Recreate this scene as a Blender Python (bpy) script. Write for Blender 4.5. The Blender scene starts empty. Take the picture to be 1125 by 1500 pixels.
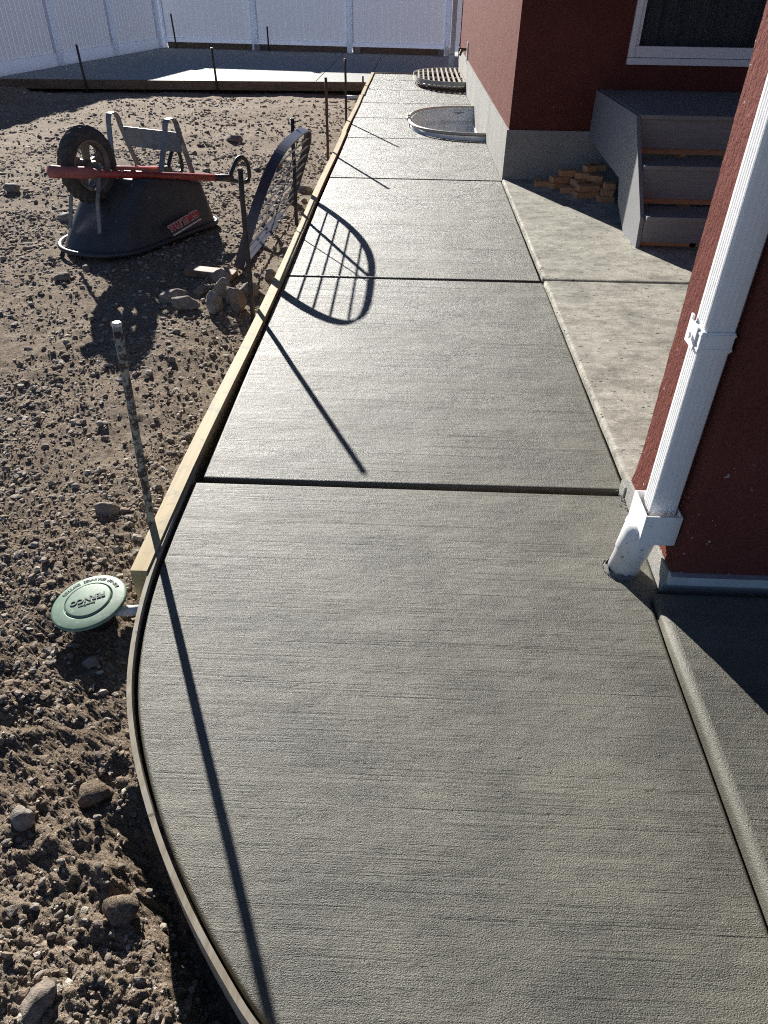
import bpy, bmesh, math, random
import numpy as np
from mathutils import Vector, Matrix
from mathutils.geometry import tessellate_polygon
random.seed(7); RNG = np.random.default_rng(11)
S = bpy.context.scene

# ------------------------------------------------------------------ camera
CAM_H = 1.55
cam_data = bpy.data.cameras.new('camera'); cam = bpy.data.objects.new('camera', cam_data)
S.collection.objects.link(cam); S.camera = cam
cam_data.sensor_fit = 'VERTICAL'; cam_data.sensor_height = 36.0; cam_data.lens = 1035.0/1500.0*36.0
cam_data.clip_start = 0.02; cam_data.clip_end = 2000
ROT = ((0.999194546824407, -0.03310443902218054, 0.022679367570431326),
       (0.03807804684651532, 0.6038639752427177, -0.7961773431544112),
       (0.01266175125022548, 0.7963996456058284, 0.6046381434661464))
cam.matrix_world = Matrix.Translation((0, 0, CAM_H)) @ Matrix(ROT).to_4x4()

# ------------------------------------------------------------------ sky and sun
SUN_EL, SUN_AZ = math.radians(21.0), math.radians(23.5)      # sun stands ahead and to the left (-X, +Y)
world = bpy.data.worlds.new('World'); S.world = world; world.use_nodes = True
wn = world.node_tree.nodes; wl = world.node_tree.links
bg = wn['Background']; sky = wn.new('ShaderNodeTexSky'); sky.sky_type = 'NISHITA'; sky.sun_disc = False
sky.sun_elevation = SUN_EL; sky.sun_rotation = -SUN_AZ; sky.altitude = 1500; sky.air_density = 0.5; sky.dust_density = 0.0; sky.ozone_density = 1.5
wl.new(sky.outputs[0], bg.inputs[0]); bg.inputs[1].default_value = 0.062
sun_d = bpy.data.lights.new('sun', 'SUN'); sun_d.energy = 5.0; sun_d.angle = math.radians(0.53); sun_d.color = (1.0, 0.965, 0.90)
sun = bpy.data.objects.new('sun', sun_d); S.collection.objects.link(sun)
LDIR = Vector((math.sin(SUN_AZ)*math.cos(SUN_EL), -math.cos(SUN_AZ)*math.cos(SUN_EL), -math.sin(SUN_EL)))
sun.rotation_euler = LDIR.to_track_quat('-Z', 'Y').to_euler(); sun.location = (-8, 18, 8)
S.view_settings.view_transform = 'Standard'; S.view_settings.look = 'None'
S.view_settings.exposure = 1.15; S.view_settings.gamma = 1.0; S.view_settings.use_curve_mapping = False
S.render.engine = 'CYCLES'; S.cycles.use_denoising = False; S.cycles.filter_width = 1.1

# ------------------------------------------------------------------ helpers
COL = S.collection.objects
def link(o, parent=None):
    COL.link(o)
    if parent is not None: o.parent = parent
    return o
def mobj(name, verts, faces, mat, parent=None, smooth=False):
    me = bpy.data.meshes.new(name); me.from_pydata([tuple(v) for v in verts], [], [tuple(f) for f in faces]); me.update()
    for m in (mat if isinstance(mat, (list, tuple)) else [mat]): me.materials.append(m)
    if smooth: me.polygons.foreach_set('use_smooth', [True]*len(me.polygons))
    return link(bpy.data.objects.new(name, me), parent)
def bobj(name, bm, mat, parent=None, smooth=False, fix=True):
    if fix: bmesh.ops.recalc_face_normals(bm, faces=bm.faces[:])
    me = bpy.data.meshes.new(name); bm.to_mesh(me); bm.free()
    for m in (mat if isinstance(mat, (list, tuple)) else [mat]): me.materials.append(m)
    if smooth: me.polygons.foreach_set('use_smooth', [True]*len(me.polygons))
    return link(bpy.data.objects.new(name, me), parent)
def tag(o, label, cat, group=None):
    o['label'] = label; o['category'] = cat
    if group: o['group'] = group
    return o
def kind(o, k, label=None):
    o['kind'] = k
    if label: o['label'] = label
    return o
def empty(name, loc, label, cat, group=None, rot=(0, 0, 0)):
    o = bpy.data.objects.new(name, None); o.empty_display_size = 0.1; link(o); o.location = loc; o.rotation_euler = rot
    return tag(o, label, cat, group)
def box(bm, x0, x1, y0, y1, z0, z1, bevel=0.0, M=None, seg=2):
    ret = bmesh.ops.create_cube(bm, size=1.0); vs = ret['verts']
    for v in vs: v.co = Vector(((x0+x1)/2+v.co.x*(x1-x0), (y0+y1)/2+v.co.y*(y1-y0), (z0+z1)/2+v.co.z*(z1-z0)))
    if bevel > 0:
        es = list({e for v in vs for e in v.link_edges})
        r = bmesh.ops.bevel(bm, geom=es, offset=bevel, segments=seg, affect='EDGES', profile=0.6)
        vs = list(set(vs_ for f in r['faces'] for vs_ in f.verts) | {v for v in vs if v.is_valid})
    if M is not None:
        for v in vs: v.co = M @ v.co
    return vs
def tube(bm, pts, r, n=10, caps=True, r2=None, flat=None):
    """round tube along pts"""
    pts = [Vector(p) for p in pts]; rings = []
    up = Vector((0, 0, 1))
    for i, p in enumerate(pts):
        t = (pts[min(i+1, len(pts)-1)]-pts[max(i-1, 0)]).normalized()
        ref = up if abs(t.z) < 0.9 else Vector((1, 0, 0))
        a = t.cross(ref).normalized(); b = a.cross(t).normalized()
        rr = r if not isinstance(r, (list, tuple)) else r[i]
        rings.append([bm.verts.new(p + a*rr*math.cos(2*math.pi*k/n) + b*(rr if r2 is None else r2)*math.sin(2*math.pi*k/n)) for k in range(n)])
    for i in range(len(rings)-1):
        for k in range(n):
            bm.faces.new((rings[i][k], rings[i][(k+1) % n], rings[i+1][(k+1) % n], rings[i+1][k]))
    if caps:
        bm.faces.new(rings[0]); bm.faces.new(rings[-1])
    return rings
def tess(poly): return tessellate_polygon([[Vector((p[0], p[1], 0)) for p in poly]])
def prism(bm, poly, z0, z1):
    lo = [bm.verts.new((p[0], p[1], z0)) for p in poly]; hi = [bm.verts.new((p[0], p[1], z1)) for p in poly]; n = len(poly)
    for tri in tess(poly): bm.faces.new([hi[k] for k in tri]); bm.faces.new([lo[k] for k in tri][::-1])
    for i in range(n): bm.faces.new((lo[i], lo[(i+1) % n], hi[(i+1) % n], hi[i]))
def slice_x(bm, X0, X1, yz):
    a = [bm.verts.new((X0, y, z)) for y, z in yz]; b = [bm.verts.new((X1, y, z)) for y, z in yz]; n = len(yz)
    for tri in tess(yz): bm.faces.new([a[k] for k in tri]); bm.faces.new([b[k] for k in tri][::-1])
    for k in range(n): bm.faces.new((a[k], a[(k+1) % n], b[(k+1) % n], b[k]))
def strip_along(bm, pts, wid, z0, z1, closed=False):
    """upright board following pts (2D), 'wid' to the left of travel"""
    P2 = [Vector(p) for p in pts]; n = len(P2); L = []; Rr = []
    for i in range(n):
        t = (P2[min(i+1, n-1)]-P2[max(i-1, 0)]).normalized(); nn = Vector((-t.y, t.x))
        Rr.append(P2[i]); L.append(P2[i]+nn*wid)
    vs = [[bm.verts.new((a.x, a.y, z0)), bm.verts.new((a.x, a.y, z1)), bm.verts.new((b.x, b.y, z1)), bm.verts.new((b.x, b.y, z0))] for a, b in zip(Rr, L)]
    for i in range(n-1):
        for k in range(4): bm.faces.new((vs[i][k], vs[i][(k+1) % 4], vs[i+1][(k+1) % 4], vs[i+1][k]))
    bm.faces.new(vs[0]); bm.faces.new(vs[-1])
# --- value noise
def _h(ix, iy, seed):
    n = (ix.astype(np.int64)*374761393 + iy.astype(np.int64)*668265263 + seed*1442695041) & 0xffffffff
    n = ((n ^ (n >> 13))*1274126177) & 0xffffffff
    return ((n ^ (n >> 16)) & 0xffff)/65535.0
def vnoise(x, y, seed=0):
    ix = np.floor(x); iy = np.floor(y); fx = x-ix; fy = y-iy
    fx = fx*fx*(3-2*fx); fy = fy*fy*(3-2*fy)
    a = _h(ix, iy, seed); b = _h(ix+1, iy, seed); c = _h(ix, iy+1, seed); d = _h(ix+1, iy+1, seed)
    return (a*(1-fx)+b*fx)*(1-fy)+(c*(1-fx)+d*fx)*fy
def fbm(x, y, seed=0, o=4):
    s = 0; a = 1; t = 0
    for i in range(o):
        s = s+a*vnoise(x*2**i+13.7*i, y*2**i-7.1*i, seed+i); t += a; a *= 0.5
    return s/t
def sstep(a, b, x):
    t = np.clip((x-a)/(b-a), 0, 1); return t*t*(3-2*t)

# ------------------------------------------------------------------ materials
def mat(name):
    m = bpy.data.materials.new(name); m.use_nodes = True
    nt = m.node_tree; return m, nt, nt.nodes['Principled BSDF']
def N(nt, t, **kw):
    n = nt.nodes.new(t)
    for k, v in kw.items():
        if hasattr(n, k): setattr(n, k, v)
        else: n.inputs[k.replace('_', ' ')].default_value = v
    return n
def coords(nt, scale=(1, 1, 1), world_space=True, rot=(0, 0, 0)):
    mp = nt.nodes.new('ShaderNodeMapping'); mp.inputs['Scale'].default_value = scale; mp.inputs['Rotation'].default_value = rot
    if world_space:
        g = nt.nodes.new('ShaderNodeNewGeometry'); nt.links.new(g.outputs['Position'], mp.inputs[0])
    else:
        g = nt.nodes.new('ShaderNodeTexCoord'); nt.links.new(g.outputs['Object'], mp.inputs[0])
    return mp.outputs[0]
def noise(nt, vec, scale, detail=4, rough=0.55, dist=0.0):
    n = nt.nodes.new('ShaderNodeTexNoise'); n.inputs['Scale'].default_value = scale; n.inputs['Detail'].default_value = detail
    n.inputs['Roughness'].default_value = rough; n.inputs['Distortion'].default_value = dist; nt.links.new(vec, n.inputs['Vector']); return n.outputs['Fac']
def ramp(nt, fac, stops):
    r = nt.nodes.new('ShaderNodeValToRGB'); e = r.color_ramp.elements
    while len(e) < len(stops): e.new(0.5)
    for el, (p, c) in zip(e, stops): el.position = p; el.color = (c[0], c[1], c[2], 1) if len(c) == 3 else c
    nt.links.new(fac, r.inputs[0]); return r.outputs[0]
def mixc(nt, fac, a, b, blend='MIX'):
    m = nt.nodes.new('ShaderNodeMix'); m.data_type = 'RGBA'; m.blend_type = blend
    def put(i, v):
        if isinstance(v, (int, float)): m.inputs[i].default_value = v
        elif isinstance(v, tuple): m.inputs[i].default_value = (v[0], v[1], v[2], 1)
        else: nt.links.new(v, m.inputs[i])
    put(0, fac); put(6, a); put(7, b); return m.outputs[2]
def math_(nt, op, a, b=0.0):
    m = nt.nodes.new('ShaderNodeMath'); m.operation = op
    for i, v in ((0, a), (1, b)):
        if isinstance(v, (int, float)): m.inputs[i].default_value = v
        else: nt.links.new(v, m.inputs[i])
    return m.outputs[0]
def bump(nt, bs, height, strength, dist, prev=None):
    b = nt.nodes.new('ShaderNodeBump'); b.inputs['Strength'].default_value = strength; b.inputs['Distance'].default_value = dist
    nt.links.new(height, b.inputs['Height'])
    if prev is not None: nt.links.new(prev, b.inputs['Normal'])
    if bs is not None: nt.links.new(b.outputs[0], bs.inputs['Normal'])
    return b.outputs[0]
def g3(v, t=(1, 1, 1)): return (v*t[0], v*t[1], v*t[2])

def concrete(name, dark, light, rough=0.55, broom=0.0, grain=0.5, stain=None, spec=0.5, patch=0.0):
    m, nt, bs = mat(name); c = coords(nt)
    big = noise(nt, c, 1.3, 5, 0.6); band = noise(nt, coords(nt, (0.5, 5.0, 1.0)), 1.6, 5, 0.65)
    f = math_(nt, 'ADD', math_(nt, 'MULTIPLY', big, 0.45), math_(nt, 'MULTIPLY', band, 0.55))
    col = ramp(nt, f, [(0.36, dark), (0.64, light)])
    if patch:
        oi = nt.nodes.new('ShaderNodeObjectInfo'); col = mixc(nt, 1.0, col, ramp(nt, oi.outputs['Random'], [(0, g3(1-patch)), (1, g3(1+patch))]), 'MULTIPLY')
        damp = noise(nt, c, 3.1, 5, 0.62); col = mixc(nt, 1.0, col, ramp(nt, damp, [(0.36, g3(0.70)), (0.56, g3(1.12))]), 'MULTIPLY')
    sp = noise(nt, c, 330, 2, 0.6); col = mixc(nt, 1.0, col, ramp(nt, sp, [(0.3, g3(0.62)), (0.7, g3(1.34))]), 'MULTIPLY')
    if stain:
        st = noise(nt, coords(nt, (1.0, 1.2, 1)), 3.4, 8, 0.78)
        col = mixc(nt, ramp(nt, st, [(0.46, (0, 0, 0)), (0.66, g3(0.85))]), col, stain)
        s2 = noise(nt, coords(nt, (1.0, 1.3, 1)), 17, 5, 0.75); col = mixc(nt, 1.0, col, ramp(nt, s2, [(0.3, g3(0.62)), (0.62, g3(1.12))]), 'MULTIPLY')
        dots = noise(nt, coords(nt, (1, 1.6, 1)), 30, 2, 0.5)
        col = mixc(nt, ramp(nt, dots, [(0.675, (0, 0, 0)), (0.70, (1, 1, 1))]), col, g3(0.05))
    nt.links.new(col, bs.inputs['Base Color'])
    rr = ramp(nt, f, [(0.34, g3(rough-0.08)), (0.66, g3(rough+0.10))]); nt.links.new(rr, bs.inputs['Roughness'])
    bs.inputs['Specular IOR Level'].default_value = spec
    nrm = None
    if broom > 0:
        msk = ramp(nt, noise(nt, coords(nt, (0.9, 1.7, 1)), 1.9, 4, 0.6), [(0.38, g3(0.12)), (0.60, g3(1.0))])
        msk2 = ramp(nt, noise(nt, coords(nt, (1.3, 2.6, 1)), 2.3, 3, 0.6), [(0.40, g3(0.0)), (0.58, g3(1.0))])
        w0 = noise(nt, coords(nt, (0.45, 13, 1), rot=(0, 0, 0.012)), 1.0, 3, 0.7); nrm = bump(nt, None, w0, broom, 0.0052, nrm)
        b2 = noise(nt, coords(nt, (0.55, 41, 1), rot=(0, 0, -0.010)), 1.0, 4, 0.75)
        nrm = bump(nt, None, math_(nt, 'MULTIPLY', ramp(nt, b2, [(0.30, (0, 0, 0)), (0.44, (1, 1, 1))]), msk), broom, 0.0058, nrm)
        b1 = noise(nt, coords(nt, (2.0, 165, 1), rot=(0, 0, 0.008)), 1.0, 4, 0.65); nrm = bump(nt, None, math_(nt, 'MULTIPLY', b1, msk2), broom, 0.0055, nrm)
    gr = noise(nt, coords(nt, (0.8, 1.2, 1)), 360, 2, 0.6); nrm = bump(nt, None, gr, grain, 0.0040, nrm)
    g2 = noise(nt, c, 90, 4, 0.7); nrm = bump(nt, None, g2, grain*0.4, 0.005, nrm)
    pit = noise(nt, c, 55, 1, 0.4); nrm = bump(nt, None, ramp(nt, pit, [(0.22, (0, 0, 0)), (0.27, (1, 1, 1))]), grain*0.5, 0.004, nrm)
    wv = noise(nt, c, 9, 3, 0.5); bump(nt, bs, wv, 0.25, 0.008, nrm)
    return m
M_WALK = concrete('fresh_concrete', (0.083, 0.079, 0.061), (0.145, 0.138, 0.108), 0.48, broom=0.95, grain=1.0, spec=0.5, patch=0.12)
M_EDGE = concrete('tooled_concrete', (0.088, 0.083, 0.064), (0.145, 0.138, 0.108), 0.5, broom=0.0, grain=0.7, spec=0.45)
M_OLD = concrete('old_concrete', (0.37, 0.35, 0.295), (0.50, 0.475, 0.405), 0.8, broom=0.3, grain=0.7, stain=(0.19, 0.175, 0.148), spec=0.2)
M_PATIO = concrete('pale_concrete', (0.26, 0.26, 0.245), (0.36, 0.36, 0.335), 0.7, broom=0.2, grain=0.4, spec=0.3)
M_FOUND = concrete('foundation_concrete', (0.26, 0.255, 0.235), (0.40, 0.39, 0.36), 0.8, grain=0.8, spec=0.2)

def stucco():
    m, nt, bs = mat('red_stucco'); c = coords(nt)
    v = noise(nt, c, 2.2, 4, 0.6)
    col = ramp(nt, v, [(0.3, (0.150, 0.045, 0.035)), (0.7, (0.190, 0.060, 0.047))])
    f = noise(nt, c, 120, 3, 0.6); col = mixc(nt, 1.0, col, ramp(nt, f, [(0.3, g3(0.75)), (0.7, g3(1.2))]), 'MULTIPLY')
    sp = noise(nt, c, 62, 1, 0.4); sp2 = noise(nt, c, 1.4, 2, 0.5)
    spot = math_(nt, 'MULTIPLY', ramp(nt, sp, [(0.735, (0, 0, 0)), (0.76, (1, 1, 1))]), ramp(nt, sp2, [(0.5, (0, 0, 0)), (0.6, (1, 1, 1))]))
    col = mixc(nt, spot, col, (0.55, 0.5, 0.46)); nt.links.new(col, bs.inputs['Base Color'])
    bs.inputs['Roughness'].default_value = 0.9; bs.inputs['Specular IOR Level'].default_value = 0.12
    h1 = noise(nt, coords(nt, (1, 1, 0.55)), 62, 5, 0.66); n1 = bump(nt, None, h1, 1.0, 0.022)
    h2 = noise(nt, c, 190, 2, 0.6); n2 = bump(nt, None, h2, 0.8, 0.005, n1); bump(nt, bs, noise(nt, c, 7, 4, 0.6), 0.5, 0.03, n2)
    return m
M_STUCCO = stucco()

def wood(name, a, b, scale=(1, 1, 1), rough=0.65, streak=60, dirt=None):
    m, nt, bs = mat(name); c = coords(nt, scale)
    g = noise(nt, c, streak, 5, 0.6, 0.4); col = ramp(nt, g, [(0.3, a), (0.7, b)])
    if dirt:
        d = noise(nt, coords(nt), 11, 5, 0.7); col = mixc(nt, ramp(nt, d, [(0.53, (0, 0, 0)), (0.63, g3(0.9))]), col, dirt)
        k = noise(nt, coords(nt, (1, 1, 1)), 34, 1, 0.5); col = mixc(nt, ramp(nt, k, [(0.72, (0, 0, 0)), (0.76, (1, 1, 1))]), col, g3(0.09, (1.2, 1, .8)))
    nt.links.new(col, bs.inputs['Base Color']); bs.inputs['Roughness'].default_value = rough; bs.inputs['Specular IOR Level'].default_value = 0.2
    bump(nt, bs, g, 0.35, 0.002); return m
M_BOARD = wood('form_lumber', (0.37, 0.28, 0.135), (0.49, 0.39, 0.215), (1, 0.03, 1), dirt=(0.25, 0.22, 0.165))
M_STRIP = wood('hardboard', (0.20, 0.165, 0.12), (0.33, 0.29, 0.225), (1, 0.2, 1), dirt=(0.27, 0.26, 0.23))
M_OLDWOOD = wood('dirty_lumber', (0.16, 0.10, 0.06), (0.28, 0.19, 0.12), (0.05, 0.05, 1), dirt=(0.12, 0.09, 0.06))
M_BLOCK = wood('offcut_lumber', (0.46, 0.23, 0.11), (0.62, 0.36, 0.19), (0.2, 1, 1))
M_DECK = wood('grey_composite', (0.20, 0.20, 0.205), (0.27, 0.27, 0.275), (0.04, 1, 1), rough=0.55, streak=90)

def plain(name, col, rough=0.5, metal=0.0, var=0.15, vscale=20, bstr=0.0, bscale=80, spec=0.5, dirt=None, dthr=0.6):
    m, nt, bs = mat(name); c = coords(nt, world_space=False)
    v = noise(nt, c, vscale, 4, 0.6)
    col_ = ramp(nt, v, [(0.3, g3(1-var, col)), (0.7, g3(1+var, col))])
    if dirt:
        d = noise(nt, c, vscale*2.3, 5, 0.7); col_ = mixc(nt, ramp(nt, d, [(dthr, (0, 0, 0)), (dthr+0.06, (1, 1, 1))]), col_, dirt)
    nt.links.new(col_, bs.inputs['Base Color']); bs.inputs['Roughness'].default_value = rough; bs.inputs['Metallic'].default_value = metal
    bs.inputs['Specular IOR Level'].default_value = spec
    if bstr: bump(nt, bs, noise(nt, c, bscale, 3, 0.6), bstr, 0.003)
    return m
M_VINYL = plain('white_vinyl', (0.86, 0.86, 0.87), 0.4, var=0.04)
M_WHITE = plain('white_downspout_paint', (0.80, 0.80, 0.80), 0.35, var=0.03)
M_PVC = plain('white_pvc_splashed', (0.78, 0.78, 0.77), 0.35, var=0.04, vscale=26, dirt=(0.28, 0.26, 0.23), dthr=0.61)
M_MORTAR = plain('wet_mortar', (0.15, 0.145, 0.13), 0.8, var=0.3, bstr=0.8)
M_TRIM = plain('grey_metal_trim', (0.52, 0.54, 0.57), 0.4, metal=0.3, var=0.12, dirt=(0.3, 0.29, 0.27), dthr=0.62)
M_ROD = plain('dark_steel', (0.055, 0.05, 0.048), 0.55, metal=0.5, var=0.4, vscale=30, dirt=(0.11, 0.06, 0.04))
M_RUST_SHADE = plain('rust_and_well_shade', (0.13, 0.075, 0.05), 0.75, metal=0.2, var=0.35, vscale=30)  # rust on the stakes; on the far well wall its dark colour imitates shade
M_RODC = plain('concrete_splashed_steel', (0.07, 0.05, 0.04), 0.7, metal=0.2, var=0.4, vscale=18, dirt=(0.33, 0.32, 0.27), dthr=0.47)
M_RODTOP = plain('hammered_steel_end', (0.62, 0.64, 0.60), 0.5, metal=0.3, var=0.2)
M_GALV = plain('galvanised_steel', (0.55, 0.56, 0.57), 0.45, metal=0.15, var=0.12, vscale=14)
M_WELL = plain('pale_galvanised_sheet', (0.70, 0.73, 0.76), 0.5, metal=0.1, var=0.10, vscale=6)
M_GRATE = plain('painted_grate_steel', (0.060, 0.050, 0.060), 0.4, metal=0.2, var=0.2)
M_GRATEW = plain('pale_grate_steel', (0.46, 0.43, 0.37), 0.5, metal=0.2, var=0.1)
M_TRAY = plain('dusty_black_plastic', (0.040, 0.042, 0.046), 0.5, var=0.25, vscale=9, dirt=(0.13, 0.12, 0.11), dthr=0.63)
M_TYRE = plain('dusty_tyre_rubber', (0.055, 0.052, 0.05), 0.8, var=0.35, vscale=16, dirt=(0.16, 0.12, 0.09), dthr=0.6)
M_HUB = plain('dusty_wheel_steel', (0.20, 0.17, 0.145), 0.5, metal=0.4, var=0.25)
M_FRAME = plain('grey_frame_steel', (0.20, 0.205, 0.21), 0.5, metal=0.35, var=0.2)
M_RED = plain('worn_red_paint', (0.30, 0.035, 0.03), 0.45, var=0.25, vscale=22, dirt=(0.16, 0.08, 0.07), dthr=0.62)
M_PINK = plain('dusty_red_sleeve', (0.36, 0.12, 0.11), 0.7, var=0.2, vscale=22)
M_BLACK = plain('black_grip_plastic', (0.03, 0.03, 0.03), 0.45, var=0.2)
M_GREEN = plain('dusty_green_plastic', (0.150, 0.235, 0.165), 0.55, var=0.2, vscale=16, dirt=(0.30, 0.36, 0.28), dthr=0.56)
M_GTEXT = plain('moulded_letters', (0.075, 0.11, 0.08), 0.6, var=0.1)
M_BRASS = plain('brown_brass', (0.10, 0.06, 0.04), 0.4, metal=0.6)
M_LOGO = plain('red_print', (0.50, 0.03, 0.035), 0.5, var=0.1)
M_LOGOW = plain('pale_print', (0.60, 0.52, 0.50), 0.5, var=0.1)
M_ROOM = plain('dim_room_paint', (0.30, 0.30, 0.30), 0.8)
M_CURT = plain('white_curtain', (0.70, 0.69, 0.65), 0.9, var=0.05)
M_ROOF = plain('brown_shingles', (0.12, 0.10, 0.09), 0.85, var=0.3, vscale=30)
M_PAPER = plain('white_plastic', (0.78, 0.77, 0.74), 0.5, var=0.05)
def vinyl_sheet(tr):
    m = bpy.data.materials.new('backlit_vinyl_sheet'); m.use_nodes = True; nt = m.node_tree; bs = nt.nodes['Principled BSDF']
    bs.inputs['Base Color'].default_value = (0.80, 0.81, 0.84, 1); bs.inputs['Roughness'].default_value = 0.4
    t = nt.nodes.new('ShaderNodeBsdfTranslucent'); t.inputs[0].default_value = (0.62, 0.68, 0.80, 1); x = nt.nodes.new('ShaderNodeMixShader'); x.inputs[0].default_value = tr  # cool shade tone of the fence put into the transmitted colour
    nt.links.new(bs.outputs[0], x.inputs[1]); nt.links.new(t.outputs[0], x.inputs[2]); nt.links.new(x.outputs[0], nt.nodes['Material Output'].inputs[0]); return m
M_SHEET = vinyl_sheet(0.06); M_POST = vinyl_sheet(0.30)
def glass():
    m = bpy.data.materials.new('window_glass'); m.use_nodes = True; nt = m.node_tree; nt.nodes.remove(nt.nodes['Principled BSDF'])
    t = nt.nodes.new('ShaderNodeBsdfTransparent'); t.inputs[0].default_value = (0.38, 0.43, 0.48, 1)
    g = nt.nodes.new('ShaderNodeBsdfGlossy'); g.inputs['Roughness'].default_value = 0.02
    f = nt.nodes.new('ShaderNodeFresnel'); f.inputs[0].default_value = 1.45; x = nt.nodes.new('ShaderNodeMixShader')
    nt.links.new(f.outputs[0], x.inputs[0]); nt.links.new(t.outputs[0], x.inputs[1]); nt.links.new(g.outputs[0], x.inputs[2])
    nt.links.new(x.outputs[0], nt.nodes['Material Output'].inputs[0]); return m
M_GLASS = glass()
def dirt_mat():
    m, nt, bs = mat('bare_dirt'); c = coords(nt)
    a = noise(nt, c, 1.1, 5, 0.62); b = noise(nt, c, 26, 5, 0.7)
    f = math_(nt, 'ADD', math_(nt, 'MULTIPLY', a, 0.45), math_(nt, 'MULTIPLY', b, 0.55))
    col = ramp(nt, f, [(0.30, (0.200, 0.148, 0.106)), (0.5, (0.315, 0.245, 0.180)), (0.70, (0.45, 0.37, 0.283))])
    s = noise(nt, c, 95, 3, 0.6); col = mixc(nt, 1.0, col, ramp(nt, s, [(0.3, g3(0.62)), (0.72, g3(1.35))]), 'MULTIPLY')
    pale = noise(nt, c, 0.9, 3, 0.6); nt.links.new(mixc(nt, ramp(nt, pale, [(0.55, (0, 0, 0)), (0.75, g3(0.5))]), col, (0.42, 0.35, 0.28)), bs.inputs['Base Color'])
    bs.inputs['Roughness'].default_value = 0.95; bs.inputs['Specular IOR Level'].default_value = 0.1
    n1 = bump(nt, None, noise(nt, c, 40, 5, 0.7), 0.9, 0.02); bump(nt, bs, noise(nt, c, 160, 4, 0.7), 0.8, 0.006, n1); return m
M_DIRT = dirt_mat()
def stone_mat(name, attr):
    m, nt, bs = mat(name)
    if attr:
        at = nt.nodes.new('ShaderNodeAttribute'); at.attribute_name = 'tone'; base = at.outputs['Color']; c = coords(nt)
    else:
        oi = nt.nodes.new('ShaderNodeObjectInfo'); c = coords(nt)
        base = ramp(nt, oi.outputs['Random'], [(0.0, (0.20, 0.165, 0.135)), (0.35, (0.28, 0.24, 0.20)), (0.6, (0.30, 0.275, 0.245)), (0.85, (0.25, 0.21, 0.18)), (1.0, (0.36, 0.32, 0.27))])
    n = noise(nt, c, 30, 6, 0.7); col = mixc(nt, 1.0, base, ramp(nt, n, [(0.3, g3(0.55)), (0.7, g3(1.3))]), 'MULTIPLY'); col = mixc(nt, ramp(nt, noise(nt, c, 14, 4, 0.7), [(0.5, (0, 0, 0)), (0.66, g3(0.75))]), col, (0.25, 0.195, 0.15))
    nt.links.new(col, bs.inputs['Base Color']); bs.inputs['Roughness'].default_value = 0.85; bs.inputs['Specular IOR Level'].default_value = 0.2
    n1 = bump(nt, None, noise(nt, c, 38, 5, 0.7), 0.7, 0.016); bump(nt, bs, noise(nt, c, 140, 4, 0.65), 0.7, 0.006, n1); return m
M_STONE = stone_mat('loose_stone', False); M_GRAVEL = stone_mat('gravel_stone', True)

# ------------------------------------------------------------------ ground: far sheet and dirt yard
FAR = [(-400, -400), (-12, -400), (7, -400), (400, -400), (-400, 0.0), (-12, 0), (7, 0), (400, 0), (-400, 23), (-12, 23), (7, 23), (400, 23), (-400, 600), (-12, 600), (7, 600), (400, 600)]
gq = [(0, 1, 5, 4), (1, 2, 6, 5), (2, 3, 7, 6), (4, 5, 9, 8), (6, 7, 11, 10), (8, 9, 13, 12), (9, 10, 14, 13), (10, 11, 15, 14)]
kind(mobj('ground', [(x, y, -0.22) for x, y in FAR], gq, M_DIRT), 'structure')

STRIP_IN = [(-0.804, 2.36), (-0.800, 2.15), (-0.797, 1.915), (-0.786, 1.65), (-0.756, 1.414), (-0.705, 1.200), (-0.625, 1.005), (-0.518, 0.815), (-0.405, 0.655), (-0.290, 0.520), (-0.215, 0.445), (-0.08, 0.335), (0.10, 0.225), (0.30, 0.145), (0.55, 0.095), (0.776, 0.085)]
def smooth_poly(pts, n=4):
    out = []; P = [Vector(p) for p in pts]
    for i in range(len(P)-1):
        p0 = P[max(i-1, 0)]; p1 = P[i]; p2 = P[i+1]; p3 = P[min(i+2, len(P)-1)]
        for k in range(n):
            t = k/n; out.append(tuple(0.5*((2*p1)+(p2-p0)*t+(2*p0-5*p1+4*p2-p3)*t*t+(3*p1-p0-3*p2+p3)*t**3)))
    out.append(tuple(P[-1])); return out
STRIP_S = smooth_poly(STRIP_IN, 4)
_sy = np.array([p[1] for p in STRIP_S][::-1]); _sx = np.array([p[0] for p in STRIP_S][::-1])
def form_x(Y): return np.interp(Y, _sy, _sx)
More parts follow.
